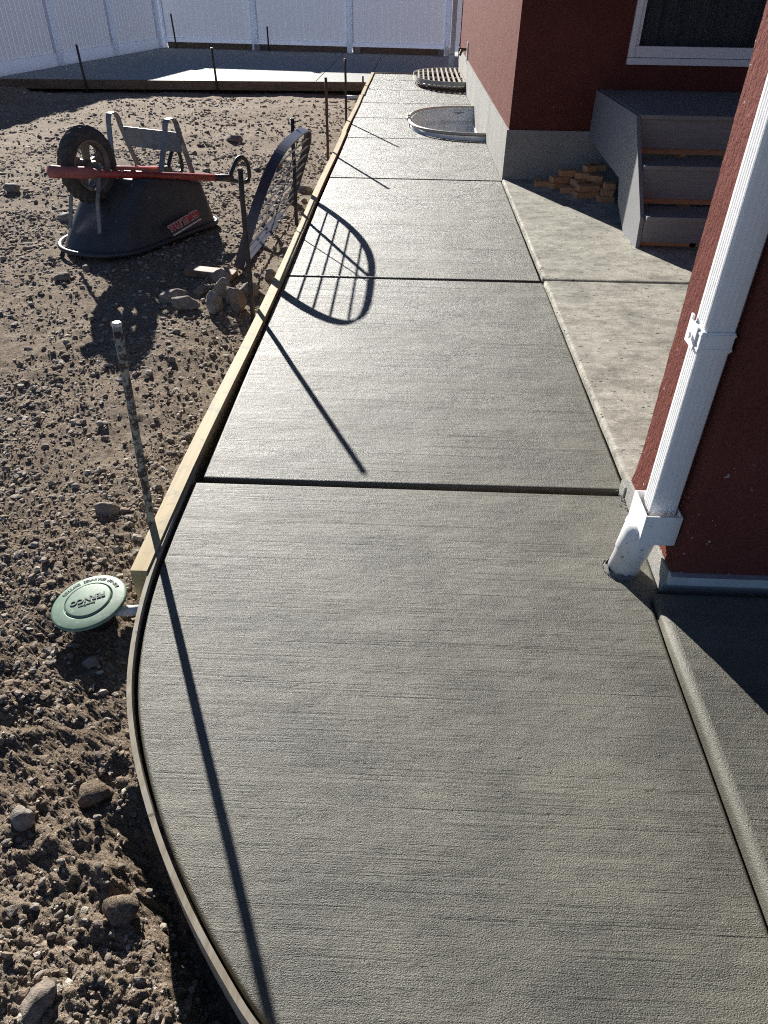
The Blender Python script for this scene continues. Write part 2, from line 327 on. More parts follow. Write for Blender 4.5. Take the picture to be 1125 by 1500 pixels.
def dirt_h(X, Y):
    lod = sstep(9, 3, Y)
    z = -0.105 + 0.05*(fbm(X*0.8, Y*0.8, 3, 3)-0.5) + 0.040*(fbm(X*3.1, Y*3.1, 8, 3)-0.5)
    z = z + (0.016+0.020*sstep(2.2, 1.0, Y))*(np.abs(fbm(X*9, Y*9, 21, 3)*2-1)-0.22)
    z = z + ((0.013+0.010*sstep(2.2, 1.0, Y))*(fbm(X*24, Y*24, 33, 3)-0.5) + (0.003+0.011*sstep(1.8, 0.9, Y))*(np.abs(vnoise(X*55, Y*55, 41)*2-1)-0.5)*lod)
    z = z + 0.009*(vnoise(X*120, Y*120, 47)-0.5)*lod
    d = form_x(Y)-X                                               # distance outside the form
    near = sstep(1.75, 1.1, Y)
    z = z - near*0.035 + near*0.05*sstep(0.18, 0.5, d)*sstep(1.2, 0.5, Y)
    z = z - 0.13*sstep(1.02, 0.72, Y)*sstep(0.16, 0.03, d)         # the trench left outside the curved form
    z = z - 0.035*np.exp(-(((X+0.96)**2+(Y-1.50)**2)/0.02))
    z = z - 0.09*sstep(12.5, 14.3, Y)
    z = z + 0.22*np.exp(-(((X+7.0)/1.0)**2+((Y-12.6)/0.8)**2))*(0.5+fbm(X*4, Y*4, 5, 3))
    z = np.where(X > form_x(Y)+0.0, np.minimum(z, -0.16), z)
    z = np.where((Y > 2.3) & (X > -0.9), np.minimum(z, -0.05), z)
    return z
NR, NC = 640, 430
t_ = np.linspace(0, 1, NR)[:, None]; s_ = np.linspace(0, 1, NC)[None, :]
Yg = 0.12*(15.6/0.12)**t_ + 0*s_
XR = np.where(Yg > 2.1, -0.79, -0.79+1.35*sstep(2.1, 0.55, Yg)); WID = 1.6+0.72*Yg
Xg = XR - s_*(WID)
Zg = dirt_h(Xg, Yg)
co = np.stack([Xg, Yg, Zg], -1).reshape(-1, 3)
idx = np.arange(NR*NC).reshape(NR, NC)
quads = np.stack([idx[:-1, :-1], idx[1:, :-1], idx[1:, 1:], idx[:-1, 1:]], -1).reshape(-1, 4)
def np_mesh(name, co, faces, m, smooth=True, tone=None):
    k = faces.shape[1]; me = bpy.data.meshes.new(name)
    me.vertices.add(len(co)); me.vertices.foreach_set('co', co.astype(np.float32).ravel())
    me.loops.add(faces.size); me.loops.foreach_set('vertex_index', faces.astype(np.int32).ravel())
    me.polygons.add(len(faces)); me.polygons.foreach_set('loop_start', np.arange(0, faces.size, k, dtype=np.int32))
    me.polygons.foreach_set('loop_total', np.full(len(faces), k, dtype=np.int32))
    me.polygons.foreach_set('use_smooth', np.full(len(faces), smooth))
    me.update(calc_edges=True); me.validate()
    if tone is not None:
        a = me.attributes.new('tone', 'FLOAT_COLOR', 'POINT'); a.data.foreach_set('color', tone.astype(np.float32).ravel())
    me.materials.append(m); return me
yard = np_mesh('dirt_yard', co, quads, M_DIRT)
kind(link(bpy.data.objects.new('dirt_yard', yard)), 'structure')

# ------------------------------------------------------------------ walkway slabs
JOINTS = [0.0, 2.212, 4.53, 7.33, 9.44, 10.94, 12.38, 13.92, 15.33, 16.4]
XL, XRT = -0.775, 0.862
def well_x(Y, yc, hw, depth, n=2.5):
    t = min(1.0, abs((Y-yc)/hw)); return 0.868-depth*(1-t**n)**(1/n)
WELLS = [(10.5, 1.10, 0.92), (15.0, 1.15, 0.85)]
def left_x(Y):
    return XL + 0.010*math.sin(Y*0.9) - 0.018*sstep(6, 9, np.array(Y)).item() - 0.0*Y
def rounded_slab(name, poly, z_top, thick, r, m, parent, band=0.0, rh=None):
    """poly counter-clockwise and convex; tooled quarter-round edge"""
    P = [Vector(p) for p in poly]; n = len(P)
    def inset(d):
        out = []
        for i in range(n):
            a = (P[i]-P[i-1]).normalized(); b = (P[(i+1) % n]-P[i]).normalized()
            na = Vector((-a.y, a.x)); nb = Vector((-b.y, b.x)); h = (na+nb)
            h = h.normalized()/max(0.35, h.normalized().dot(na)) if h.length > 1e-6 else na
            out.append(P[i]+h*d)
        return out
    rh = rh or r; rings = [(0, -thick), (0, -r)] + [(rh*(1-math.cos(a)), -r*(1-math.sin(a))) for a in (0.4, 0.8, 1.2)] + [(rh, 0.0)]
    if band: rings.append((band, 0.0008))
    bm = bmesh.new(); R = []
    for d, z in rings:
        q = inset(d) if d > 0 else P; R.append([bm.verts.new((p.x, p.y, z_top+z)) for p in q])
    for i in range(len(R)-1):
        for k in range(n):
            f = bm.faces.new((R[i][k], R[i][(k+1) % n], R[i+1][(k+1) % n], R[i+1][k])); f.smooth = i < 5; f.material_index = 1
    f = bm.faces.new(R[-1]); f.material_index = 0
    bmesh.ops.triangulate(bm, faces=[f]); return bobj(name, bm, [m, M_EDGE], parent)
walk = bpy.data.objects.new('walkway', None); link(walk); kind(walk, 'structure')
g = 0.016
for i in range(len(JOINTS)-1):
    y0, y1 = JOINTS[i], JOINTS[i+1]; gg = g if i < 3 else 0.017
    a, b = y0+gg, y1-gg*(1 if i else 1.1)
    if i == 0:
        L = [(x+0.007, y) for x, y in smooth_poly(STRIP_IN, 3) if y < b-0.03]
        L = [(x+0.004*(1 if y > 0.5 else 0), y+(0 if y > 0.5 else 0.006)) for x, y in L]
        poly = L + [(0.783, 0.30), (0.787, 0.9), (0.791, 1.45), (0.798, 1.615), (0.833, 1.66), (0.846, 1.95), (0.852, b), (-0.79, b)]
        rounded_slab('slab', poly, 0.0, 0.14, 0.012, M_WALK, walk)
    elif i < 3:
        ny = 8; L = [(left_x(b-(b-a)*k/ny), b-(b-a)*k/ny) for k in range(ny+1)]
        rounded_slab('slab', L+[(XRT-0.006, a), (XRT, b)], 0.0, 0.14, 0.011, M_WALK, walk)
    else:
        ny = 24; Lf = [(left_x(b-(b-a)*k/4), b-(b-a)*k/4) for k in range(5)]; Rt = []
        for k in range(ny+1):
            y = a+(b-a)*k/ny; x = XRT
            for yc, hw, dp in WELLS:
                if abs(y-yc) < hw: x = min(x, well_x(y, yc, hw, dp))
            Rt.append((x, y))
        bm = bmesh.new(); prism(bm, Lf+Rt, -0.14, 0.0); bobj('slab', bm, M_WALK, walk)
for jy in JOINTS[1:-1]:                                                        # mortar bed at the bottom of each joint
    if abs(jy-10.94) < 0.1: x1 = -0.05
    elif abs(jy-15.33) < .1: x1 = 0.0
    elif abs(jy-9.44) < .1: x1 = 0.30
    else: x1 = 0.852
    bm = bmesh.new(); box(bm, -0.76, x1, jy-0.03, jy+0.03, -0.13, -0.026); bobj('joint_bed', bm, M_WALK, walk)

# older patio beside the house, raised a hair above the walkway
patio = bpy.data.objects.new('side_patio', None); link(patio); kind(patio, 'structure')
for y0, y1, x0, x1 in ((2.16, 4.505, 0.868, 6.0), (4.535, 7.36, 0.872, 6.0)):
    ys_ = np.linspace(y1, y0, 26); L = [(x0+0.005*(vnoise(np.array(y*7.0), np.array(1.3), 4).item()-0.5)*(0 if k in (0, 25) else 1), y) for k, y in enumerate(ys_)]
    o = rounded_slab('slab', L+[(x1, y0), (x1, y1)], 0.020, 0.15, 0.016, M_OLD, patio, rh=0.016); o.data.materials[1] = M_OLD
bm = bmesh.new(); box(bm, 0.9, 5.9, 4.50, 4.54, -0.15, -0.004); bobj('joint_bed', bm, M_MORTAR, patio)
# porch slab, a low step with a rounded nose
porch = bpy.data.objects.new('porch_slab', None); link(porch); kind(porch, 'structure')
rounded_slab('slab', [(0.7990, 1.64), (0.7955, 1.2), (0.7920, 0.6), (0.787, -2.5), (5.4, -2.5), (5.4, 1.64)], 0.030, 0.2, 0.020, M_WALK, porch, rh=0.026)
# back patio
bp = bpy.data.objects.new('back_patio', None); link(bp); kind(bp, 'structure')
def pf(x): return 14.98 + (x+0.85)*0.085
SEG = [-9.5, -4.17, -1.80, -0.835]
for k in range(3):
    a, b = SEG[k]+0.008, SEG[k+1]-0.008
    bm = bmesh.new(); prism(bm, [(a, pf(a)), (b, pf(b)), (b+0.02, 21.9), (a+0.02, 21.9)], -0.14, -0.004); bobj('slab', bm, M_PATIO, bp)
bm = bmesh.new(); prism(bm, [(-0.825, 16.42), (0.9, 16.42), (7, 17.0), (7, 21.9), (-0.815, 21.9)], -0.14, -0.006); bobj('slab', bm, M_PATIO, bp)

# ------------------------------------------------------------------ form boards
def board(name, pts, wid, z0, z1, m, label):
    bm = bmesh.new(); strip_along(bm, pts, wid, z0, z1)
    es = [e for e in bm.edges if all(abs(v.co.z-z1) < 1e-6 for v in e.verts) and len(e.link_faces) == 2]
    o = bobj(name, bm, m); return tag(o, label, 'board', 'form boards')
def wob(y): return 0.008*math.sin(y*1.7)+0.006*math.sin(y*0.6+1)
def bx_(y): return -0.789 - 0.0*y - 0.016*sstep(5.5, 8, np.array(y)).item() + wob(y)*0.6
segs = [(1.655, 5.42, 0.026, 'long yellow form board beside the two nearest slabs, cut end by the green lid'),
        (5.426, 9.68, 0.024, 'form board along the walkway next to the leaning black grate'),
        (9.69, 13.1, 0.020, 'far form board along the walkway beside the open window well'),
        (13.11, 16.4, 0.022, 'farthest form board of the walkway beside the covered window well')]
for y0, y1, zt, lb in segs:
    ys = np.linspace(y0, y1, 14); sh = 0.0 if y0 < 6 else (-0.012 if y0 < 10 else 0.004)
    board('form_board', [(bx_(y)+sh-0.018*sstep(3.6, 2.0, np.array(y)).item(), y) for y in ys], 0.054, -0.095, zt, M_BOARD, lb)
bm = bmesh.new(); strip_along(bm, STRIP_S[::-1], 0.013, -0.10, 0.019)
tag(bobj('curved_form_strip', bm, M_STRIP), 'thin bent hardboard form strip following the curved near edge of the slab', 'form strip')
ys = np.linspace(-9.0, -0.9, 10)
for x0, x1, lb in ((-9.3, -3.55, 'brown form board along the shaded front edge of the back patio'), (-3.54, -0.90, 'brown form board along the sunlit front edge of the back patio')):
    board('form_board', [(x, pf(x)-0.006) for x in np.linspace(x1, x0, 6)], 0.05, -0.14, 0.004, M_OLDWOOD, lb)
bm = bmesh.new(); box(bm, -0.80, 0.72, 16.405, 16.435, -0.09, 0.015); tag(bobj('form_board', bm, M_BOARD), 'short form board across the far end of the walkway', 'board', 'form boards')

# ------------------------------------------------------------------ house
house = empty('red_house', (0, 0, 0), 'red stucco house with concrete foundation, white framed window and hose tap', 'house')
HX, HY, HY2, HX2 = 0.885, 7.355, 17.0, 6.5
WX0, WX1, WZ0, WZ1 = 1.86, 4.30, 0.98, 2.15
bm = bmesh.new()
V = lambda *p: bm.verts.new(p)
def quad(*ps): bm.faces.new([bm.verts.new(p) for p in ps])
quad((HX, HY, .435), (HX, HY, 3.1), (HX, HY2, 3.1), (HX, HY2, .435))
quad((HX, HY2, .435), (HX, HY2, 3.1), (HX2, HY2, 3.1), (HX2, HY2, .435))
quad((HX2, HY, .435), (HX2, HY2, .435), (HX2, HY2, 3.1), (HX2, HY, 3.1))
for a, b, c, d in ((HX, WX0, .435, 3.1), (WX1, HX2, .435, 3.1), (WX0, WX1, .435, WZ0), (WX0, WX1, WZ1, 3.1)):
    quad((a, HY, c), (b, HY, c), (b, HY, d), (a, HY, d))
for p, q in (((WX0, WZ0), (WX1, WZ0)), ((WX1, WZ0), (WX1, WZ1)), ((WX1, WZ1), (WX0, WZ1)), ((WX0, WZ1), (WX0, WZ0))):
    quad((p[0], HY, p[1]), (q[0], HY, q[1]), (q[0], HY+.12, q[1]), (p[0], HY+.12, p[1]))
bobj('wall', bm, M_STUCCO, house, fix=False)
bm = bmesh.new(); n = 26
box(bm, HX-0.018, HX2, HY-0.018, HY2, -1.3, 0.434); bobj('foundation', bm, M_FOUND, house)
bm = bmesh.new(); box(bm, HX-.35, HX2+.35, HY-.35, HY2+.35, 3.1, 3.25)
vs = [bm.verts.new(p) for p in ((HX-.35, HY-.35, 3.252), (HX2+.35, HY-.35, 3.252), (HX2+.35, HY2+.35, 3.252), (HX-.35, HY2+.35, 3.252), ((HX+HX2)/2, HY-.35, 4.6), ((HX+HX2)/2, HY2+.35, 4.6))]
for f in ((0, 1, 4), (1, 2, 5, 4), (2, 3, 5), (3, 0, 4, 5), (0, 3, 2, 1)): bm.faces.new([vs[k] for k in f])
bobj('roof', bm, M_ROOF, house)
win = bpy.data.objects.new('window', None); link(win, house)
bm = bmesh.new()
y0, y1 = HY-0.035, HY+0.09
box(bm, WX0-.02, WX1+.02, y0, y1, WZ0-.02, WZ0+.03, .004); box(bm, WX0+.03, WX1-.03, y0+.02, y1, WZ0+.033, WZ0+.115, .004)
box(bm, WX0-.02, WX0+.027, y0+.002, y1, WZ0+.033, WZ1, .004); box(bm, WX0+.03, WX0+.062, y0+.025, y1, WZ0+.118, WZ1, .004)
box(bm, WX1-.027, WX1+.02, y0+.002, y1, WZ0+.033, WZ1, .004); box(bm, WX0-.02, WX1+.02, y0+.001, y1, WZ1+.003, WZ1+.06, .004)
box(bm, 3.20, 3.25, y0+.022, y1, WZ0+.118, WZ1, .004)
bobj('frame', bm, M_VINYL, win)
bm = bmesh.new(); quad((WX0+.06, HY+.03, WZ0+.11), (3.21, HY+.03, WZ0+.11), (3.21, HY+.03, WZ1), (WX0+.06, HY+.03, WZ1)); bobj('pane', bm, M_GLASS, win, fix=False)
bm = bmesh.new(); quad((3.24, HY+.032, WZ0+.11), (WX1-.02, HY+.032, WZ0+.11), (WX1-.02, HY+.032, WZ1), (3.24, HY+.032, WZ1)); bobj('pane', bm, M_GLASS, win, fix=False)
bm = bmesh.new(); xs = np.linspace(WX0-.1, WX1+.1, 160); pv = None
for x in xs:
    y = HY+.16+.16*sstep(1.9, 2.3, np.array(x)).item()+.03*math.sin(x*38)+.015*math.sin(x*91+1); v = (bm.verts.new((x, y, .9)), bm.verts.new((x, y, 2.3)))
    if pv: bm.faces.new((pv[0], v[0], v[1], pv[1]))
    pv = v
bobj('curtain', bm, M_CURT, win, smooth=True, fix=False)
bm = bmesh.new(); box(bm, 1.2, 5.2, HY+.13, HY+2.6, .5, 2.6); bmesh.ops.delete(bm, geom=[f for f in bm.faces if f.calc_center_median().y < HY+.14], context='FACES'); bobj('room', bm, M_ROOM, win, fix=False)
bm = bmesh.new(); box(bm, 0.62, HX2+.35, -2.4, HY-.352, 3.0, 3.14); bobj('added_shade_roof', bm, M_ROOF, house)  # unseen roof, added to keep sky light off the porch, wall and steps
# hose tap on the side wall
tap = bpy.data.objects.new('hose_tap', None); link(tap, house)
tx, ty, tz = HX, 14.46, .56
bm = bmesh.new(); tube(bm, [(tx, ty, tz), (tx-.10, ty, tz)], .022); tube(bm, [(tx-.08, ty, tz+.0), (tx-.12, ty, tz-.09)], .02); bobj('spout', bm, M_BRASS, tap)
bm = bmesh.new()
for k in range(6):
    a = k*math.pi/3; tube(bm, [(tx-.13, ty, tz+.03), (tx-.13, ty+.06*math.cos(a), tz+.03+.06*math.sin(a))], .011, 6)
tube(bm, [(tx-.09, ty, tz), (tx-.135, ty, tz+.035)], .012, 6); bobj('handle', bm, M_BRASS, tap)
bm = bmesh.new(); box(bm, tx-.025, tx+.001, ty-.38, ty-.31, tz-.19, tz+.13, .005); bobj('cover_plate', bm, M_PAPER, house)
bm = bmesh.new(); box(bm, .70, .80, 17.06, 17.16, .30, 2.9, .008); box(bm, .68, .80, 17.00, 17.17, 0.0, .30, .01); box(bm, .60, .70, 17.2, 17.3, .28, .42, .008)
tag(bobj('downspout', bm, M_GALV), 'grey downspout at the far corner of the house beyond the covered well', 'downspout')

# wing wall with its stucco near corner
wing = empty('stucco_wall', (0, 0, 0), 'near red stucco wall corner carrying the white downspout', 'wall')
bm = bmesh.new(); x0, x1, y0, y1 = 0.857, 5.5, 1.668, 2.172
def wing_ring(z, dx):
    P = []
    for k in range(25): P.append((x0+dx, y1+(y0-y1)*k/24))
    return P
zs = list(np.linspace(0.085, 2.995, 70)); rows = []
for z in zs:
    fl = -0.055*math.exp(-(z-0.085)/0.055)                                    # stucco flares out at the foot
    fl = 0.0 + (-0.012)*math.exp(-(z-0.085)/0.05)
    row = []
    for k in range(18):
        y = y1+(y0-y1)*k/17; row.append((x0+fl+0.003*(vnoise(np.array(y*30), np.array(z*30), 9).item()-.5), y, z))
    for k in range(1, 14):
        x = x0+(x1-x0)*(k/13)**2; row.append((x, y0+fl*0.3+0.003*(vnoise(np.array(x*30), np.array(z*30), 19).item()-.5), z))
    row.append((x1, y1, z)); rows.append([bm.verts.new(p) for p in row])
for i in range(len(rows)-1):
    n = len(rows[0])
    for k in range(n): bm.faces.new((rows[i][k], rows[i][(k+1) % n], rows[i+1][(k+1) % n], rows[i+1][k]))
bm.faces.new(rows[-1]); bm.faces.new(rows[0]); bobj('wall', bm, M_STUCCO, wing)
bm = bmesh.new(); box(bm, 0.838, 5.45, 1.676, 2.176, -0.2, 0.084, 0.004); bobj('foundation', bm, M_FOUND, wing)
bm = bmesh.new(); box(bm, 0.842, 5.5, 1.650, 1.675, 0.047, 0.082, 0.003); box(bm, 0.842, 5.5, 1.642, 1.674, 0.083, 0.088); bobj('weep_screed', bm, M_TRIM, wing)
bm = bmesh.new(); box(bm, 0.832, 0.858, 2.178, 2.235, -.05, .045, .004); bobj('foundation_corner', bm, M_FOUND, wing)

# ------------------------------------------------------------------ near downspout
ds = empty('downspout', (0.80, 1.79, 0), 'white ribbed downspout on the near red wall corner, emptying into a pvc pipe', 'downspout')
def dpart(name, bm, m, smooth=False, parent=None):
    bmesh.ops.translate(bm, verts=bm.verts[:], vec=(-0.80, -1.79, 0)); return bobj(name, bm, m, parent or ds, smooth)
bm = bmesh.new()
x0, x1, y0, y1 = 0.766, 0.845, 1.752, 1.828
prof = [(x0, y0+.006), (x0+.002, y0+.002), (x0+.006, y0)]
for k in range(9):
    xa = x0+.012+(x1-x0-.022)*k/8; prof.append((xa, y0+(0.0003 if k % 2 else 0)))
prof += [(x1-.004, y0), (x1, y0+.004), (x1, y1), (x0, y1)]
nrib = 5; back = []
for k in range(nrib):
    yb = y1-.006-(y1-y0-.014)*k/nrib; st = (y1-y0-.014)/nrib
    back += [(x0, yb), (x0, yb-st*.45), (x0+.0028, yb-st*.55), (x0+.0028, yb-st*.95)]
prof += back
vs0 = [bm.verts.new((p[0], p[1], 0.235)) for p in prof]; vs1 = [bm.verts.new((p[0], p[1], 2.95)) for p in prof]
for k in range(len(prof)): bm.faces.new((vs0[k], vs0[(k+1) % len(prof)], vs1[(k+1) % len(prof)], vs1[k]))
dpart('pipe', bm, M_WHITE)
bm = bmesh.new(); zb = 0.805
box(bm, x0-.008, x1+.0, y0-.006, y1+.004, zb-.028, zb+.028, .003); box(bm, x0-.010, x1+.002, y0-.008, y1+.006, zb+.016, zb+.023, .002); box(bm, x0-.010, x1+.002, y0-.008, y1+.006, zb-.023, zb-.016, .002)
sp_ = dpart('strap', bm, M_WHITE)
bm = bmesh.new(); box(bm, x0-.013, x0-.008, y0+.018, y1+.010, zb-.030, zb+.032, .002); box(bm, x0-.012, x0-.006, y1-.004, y1+.012, zb-.016, zb+.045, .002)
tube(bm, [(x0-.017, y0+.045, zb), (x0-.023, y0+.045, zb)], .008, 8); dpart('strap_buckle', bm, M_WHITE, parent=ds)
bm = bmesh.new(); bx0, bx1, by0, by1, bz0, bz1 = 0.742, 0.853, 1.715, 1.855, 0.155, 0.262; th = .005
box(bm, bx0, bx0+th, by0, by1, bz0, bz1, .001); box(bm, bx1-th, bx1, by0, by1, bz0, bz1, .001)
box(bm, bx0+th, bx1-th, by0, by0+th, bz0, bz1-.0005, .001); box(bm, bx0+th, bx1-th, by1-th, by1, bz0, bz1-.0005, .001)
box(bm, bx0+.002, bx1-.002, by0+.002, by1-.002, bz0-.004, bz0+.006, .001)
dpart('adapter_box', bm, M_PVC)
bm = bmesh.new(); c0 = Vector((.737, 1.775, -.02)); c1 = Vector((.768, 1.783, .155)); c2 = Vector((.772, 1.784, .18))
tube(bm, [c0, c0.lerp(c1, .55), c0.lerp(c1, .56), c1, c2], [.050, .050, .0545, .056, .058], 28); dpart('round_pipe', bm, M_PVC, True)
bm = bmesh.new(); rr = []
for k in range(28):
    a = 2*math.pi*k/28; w_ = .058+.010*random.random(); rr.append((.737+w_*math.cos(a), 1.775+w_*math.sin(a)))
lo = [bm.verts.new((p[0], p[1], -.01)) for p in rr]; hi = [bm.verts.new((.737+(p[0]-.737)*.84, 1.775+(p[1]-1.775)*.84, .006+.012*random.random())) for p in rr]
for k in range(28): bm.faces.new((lo[k], lo[(k+1) % 28], hi[(k+1) % 28], hi[k]))
dpart('mortar_collar', bm, M_MORTAR, True)

# ------------------------------------------------------------------ window wells and grates
def well_outline(yc, hw, dp, n=44, off=0.0):
    out = []
    for k in range(n+1):
        a = -math.pi/2+math.pi*k/n; e = 2/2.5
        c_, s_ = math.cos(a), math.sin(a)
        out.append((0.868-(dp+off)*abs(c_)**e, yc+(hw+off)*abs(s_)**e*(1 if s_ > 0 else -1)))
    return out
def well(yc, hw, dp, label, deep=1.0, wm=None):
    o = empty('window_well', (0.868, yc, 0), label, 'window well')
    bm = bmesh.new(); rows = []; nz = 40
    for j in range(nz+1):
        z = 0.055-(deep+0.055)*j/nz; off = -0.030+0.018*math.cos(z*2*math.pi/0.16)
        rows.append([bm.verts.new((x-.868, y-yc, z)) for x, y in well_outline(yc, hw, dp, 44, off)])
    for j in range(nz):
        for k in range(44): bm.faces.new((rows[j][k], rows[j][k+1], rows[j+1][k+1], rows[j+1][k]))
    bobj('corrugated_wall', bm, wm or M_WELL, o, True, fix=False)
    bm = bmesh.new(); tube(bm, [(x-.868, y-yc, .062) for x, y in well_outline(yc, hw, dp, 44, -.004)], .020, 8); bobj('rolled_rim', bm, M_GRATEW, o, True)
    bm = bmesh.new(); prism(bm, [(x-.868, y-yc) for x, y in well_outline(yc, hw, dp, 20, .02)], -deep-.05, -deep+.02); bobj('gravel_floor', bm, M_DIRT, o)
    if deep > .9:
        bm = bmesh.new(); tube(bm, [(x-.868, y-yc, -.02) for x, y in well_outline(yc, hw, dp, 44, .014)], .010, 6); bobj('outer_lip', bm, M_GALV, o, True)
        for dy in (-.10, .10):
            bm = bmesh.new(); tube(bm, [(-dp+.005, dy-.03, .06), (-dp-.012, dy, .080), (-dp+.005, dy+.03, .06)], .024, 8); bobj('ladder_hook', bm, M_GRATEW, o, True)
        bm = bmesh.new(); box(bm, -.012, .03, -hw+.1, hw-.1, -.95, -.12); bobj('basement_window', bm, M_VINYL, o)
    return o
well(10.5, 1.10, .92, 'open galvanised window well sunk into the walkway against the foundation')
well(15.0, 1.15, .85, 'galvanised window well under the pale grate at the far end', .8, M_RUST_SHADE)  # dark wall colour stands in for deep shade between the grate bars
def grate(name, loc, matrix, hw, dp, nb, m, label, bar_h, bar_w, crosses, group='window well grates', rim_h=None, n=2.5):
    """D-shaped grate: straight side along local Y at x=0, belly towards -x, lying in local XY"""
    o = empty(name, loc, label, 'grate', group)
    o.matrix_world = matrix
    rim_h = rim_h or bar_h
    K = 48; pts = []
    for k in range(K+1):
        a = -math.pi/2+math.pi*k/K; e = 2/n; pts.append((-dp*abs(math.cos(a))**e, hw*abs(math.sin(a))**e*(1 if math.sin(a) > 0 else -1)))
    bm = bmesh.new(); strip_along(bm, pts, .011, 0, rim_h); bobj('rim', bm, m, o)
    bm = bmesh.new(); box(bm, -.012, .0, -hw+.012, hw-.012, 0.002, rim_h); bobj('base_bar', bm, m, o)
    for k in range(nb):
        x = -dp*(k+1)/(nb+1.0); h = hw*(1-(abs(x)/dp)**n)**(1/n)-.014
        bm = bmesh.new(); box(bm, x-bar_w/2, x+bar_w/2, -h, h, rim_h-bar_h, rim_h-.003); bobj('bar', bm, m, o)
    for cy in crosses:
        L = dp*(1-(abs(cy)/hw)**n)**(1/n)-.013
        bm = bmesh.new(); box(bm, -L, -.014, cy-bar_w*.5, cy+bar_w*.5, rim_h-bar_h*1.1, rim_h-.007); bobj('cross_bar', bm, m, o)
    return o
grate('window_well_grate', (0, 0, 0), Matrix.Translation((.868-.012, 15.0, .085)), 1.17, .87, 9, M_GRATEW, 'pale flat grate lying over the far window well', .03, .027, (-.42, .42), rim_h=.06)
# leaning grate: base on the dirt, belly up, propped on the stakes
gb = Vector((-1.160, 5.80, -.085)); upv = Vector((.27, 0.02, .70)).normalized(); alongv = Vector((0.045, 1, 0)).normalized()
xa = -upv; ya = (alongv-xa*alongv.dot(xa)).normalized(); za = xa.cross(ya)
Mg = Matrix(((xa.x, ya.x, za.x, gb.x), (xa.y, ya.y, za.y, gb.y), (xa.z, ya.z, za.z, gb.z), (0, 0, 0, 1)))
grate('leaning_grate', (0, 0, 0), Mg, 0.985, .745, 8, M_GRATE, 'dark purple-brown grate leaning upright on stakes beside the walkway', .012, .0095, (0.0,), rim_h=.066, n=3.4)

# ------------------------------------------------------------------ porch steps and offcuts
st = empty('porch_steps', (1.62, 5.23, .014), 'grey composite steps with angled side panel against the red house', 'steps')
ox, oy, oz = 1.62, 5.23, .014
def sp(name, bm, m): bmesh.ops.translate(bm, verts=bm.verts[:], vec=(-ox, -oy, -oz)); return bobj(name, bm, m, st)
sidep = [(7.335, .765), (5.90, .765), (5.275, .215), (5.235, .020), (5.62, .020), (5.93, .16), (6.03, .315), (7.335, .385)]
for X0 in (1.62, 3.36):
    bm = bmesh.new(); slice_x(bm, X0, X0+.028, sidep); sp('side_panel', bm, M_DECK)
SX0, SX1 = 1.652, 3.356
for k in range(10):
    y = 5.885+k*.146; bm = bmesh.new(); box(bm, SX0, SX1, y, y+.141, .742, .770, .004); sp('deck_board', bm, M_DECK)
for yf, zt in ((5.225, .235), (5.545, .50)):
    for k in range(2):
        bm = bmesh.new(); box(bm, SX0+.002*k, SX1, yf+k*.156, yf+.152+k*.156, zt-.028, zt, .005); sp('tread', bm, M_DECK)
for yf, z0, z1 in ((5.255, .055, .204), (5.575, .275, .469), (5.92, .545, .739)):
    bm = bmesh.new(); box(bm, SX0, SX1, yf, yf+.024, z0, z1, .003); sp('riser', bm, M_DECK)
for X0 in (2.02, 2.68):
    bm = bmesh.new(); pts = [(5.30, .02), (5.30, .205), (5.61, .205), (5.61, .47), (5.95, .47), (5.95, .74), (6.3, .74), (5.62, .02)]
    slice_x(bm, X0, X0+.045, pts); sp('stringer', bm, M_BLOCK)
for y, z in ((5.30, .016), (5.60, .235), (5.945, .505)):
    bm = bmesh.new(); box(bm, SX0+.01, SX1-.01, y, y+.045, z, z+.036); sp('ledger', bm, M_BLOCK)
# pile of lumber offcuts between foundation and steps
OFF = [  # px-derived x, y, base level, rot, length
 (1.24, 7.08, 0, .10, .17, 'lone low'), (1.36, 7.02, 0, .25, .15, ''), (1.37, 7.03, 1, .10, .17, ''), (1.44, 6.86, 0, -.15, .15, ''), (1.45, 7.05, 2, .0, .18, ''),
 (1.53, 6.92, 1, .2, .13, ''), (1.56, 6.70, 0, .05, .26, ''), (1.57, 6.72, 1, .03, .25, ''), (1.56, 6.95, 2, -.1, .16, ''), (1.62, 7.00, 3, .15, .12, ''), (1.66, 6.86, 2, -.2, .13, ''),
 (1.70, 7.06, 3, .1, .15, ''), (1.70, 6.56, 0, -.1, .14, ''), (1.71, 6.58, 1, -.06, .12, ''), (1.72, 6.58, 2, -.22, .12, ''), (1.70, 6.84, 1, .3, .14, ''), (1.58, 7.10, 1, 0, .18, ''), (1.66, 7.12, 0, 0.1, .2, ''), (1.73, 6.80, 0, 1.4, .16, '')]
ORD = ['first', 'second', 'third', 'fourth', 'fifth', 'sixth', 'seventh', 'eighth']; LAY = ['bottom', 'second', 'third', 'top']
def off_label(k):
    lay = sorted((o[0], q) for q, o in enumerate(OFF) if o[2] == OFF[k][2]); pos = [q for _, q in lay].index(k)
    return '%s lumber block from the left in the %s layer of the offcut pile' % (ORD[pos], LAY[OFF[k][2]])
for k, (x, y, lv, r, ln, ex) in enumerate(OFF):
    bm = bmesh.new(); box(bm, -ln/2, ln/2, -.058, .058, 0, .050, .004, seg=1); o = bobj('wood_block', bm, M_BLOCK)
    o.location = (x-.02, y, .0145+lv*.0505); o.rotation_euler = (0, 0, r*1.5+random.uniform(-.25, .25)); o.scale = (random.uniform(.75, 1.05), random.uniform(.7, 1.0), 1)
    tag(o, 'leftmost lumber offcut block lying apart at the left end of the pile' if ex else off_label(k), 'wood block', 'lumber offcuts beside the steps')

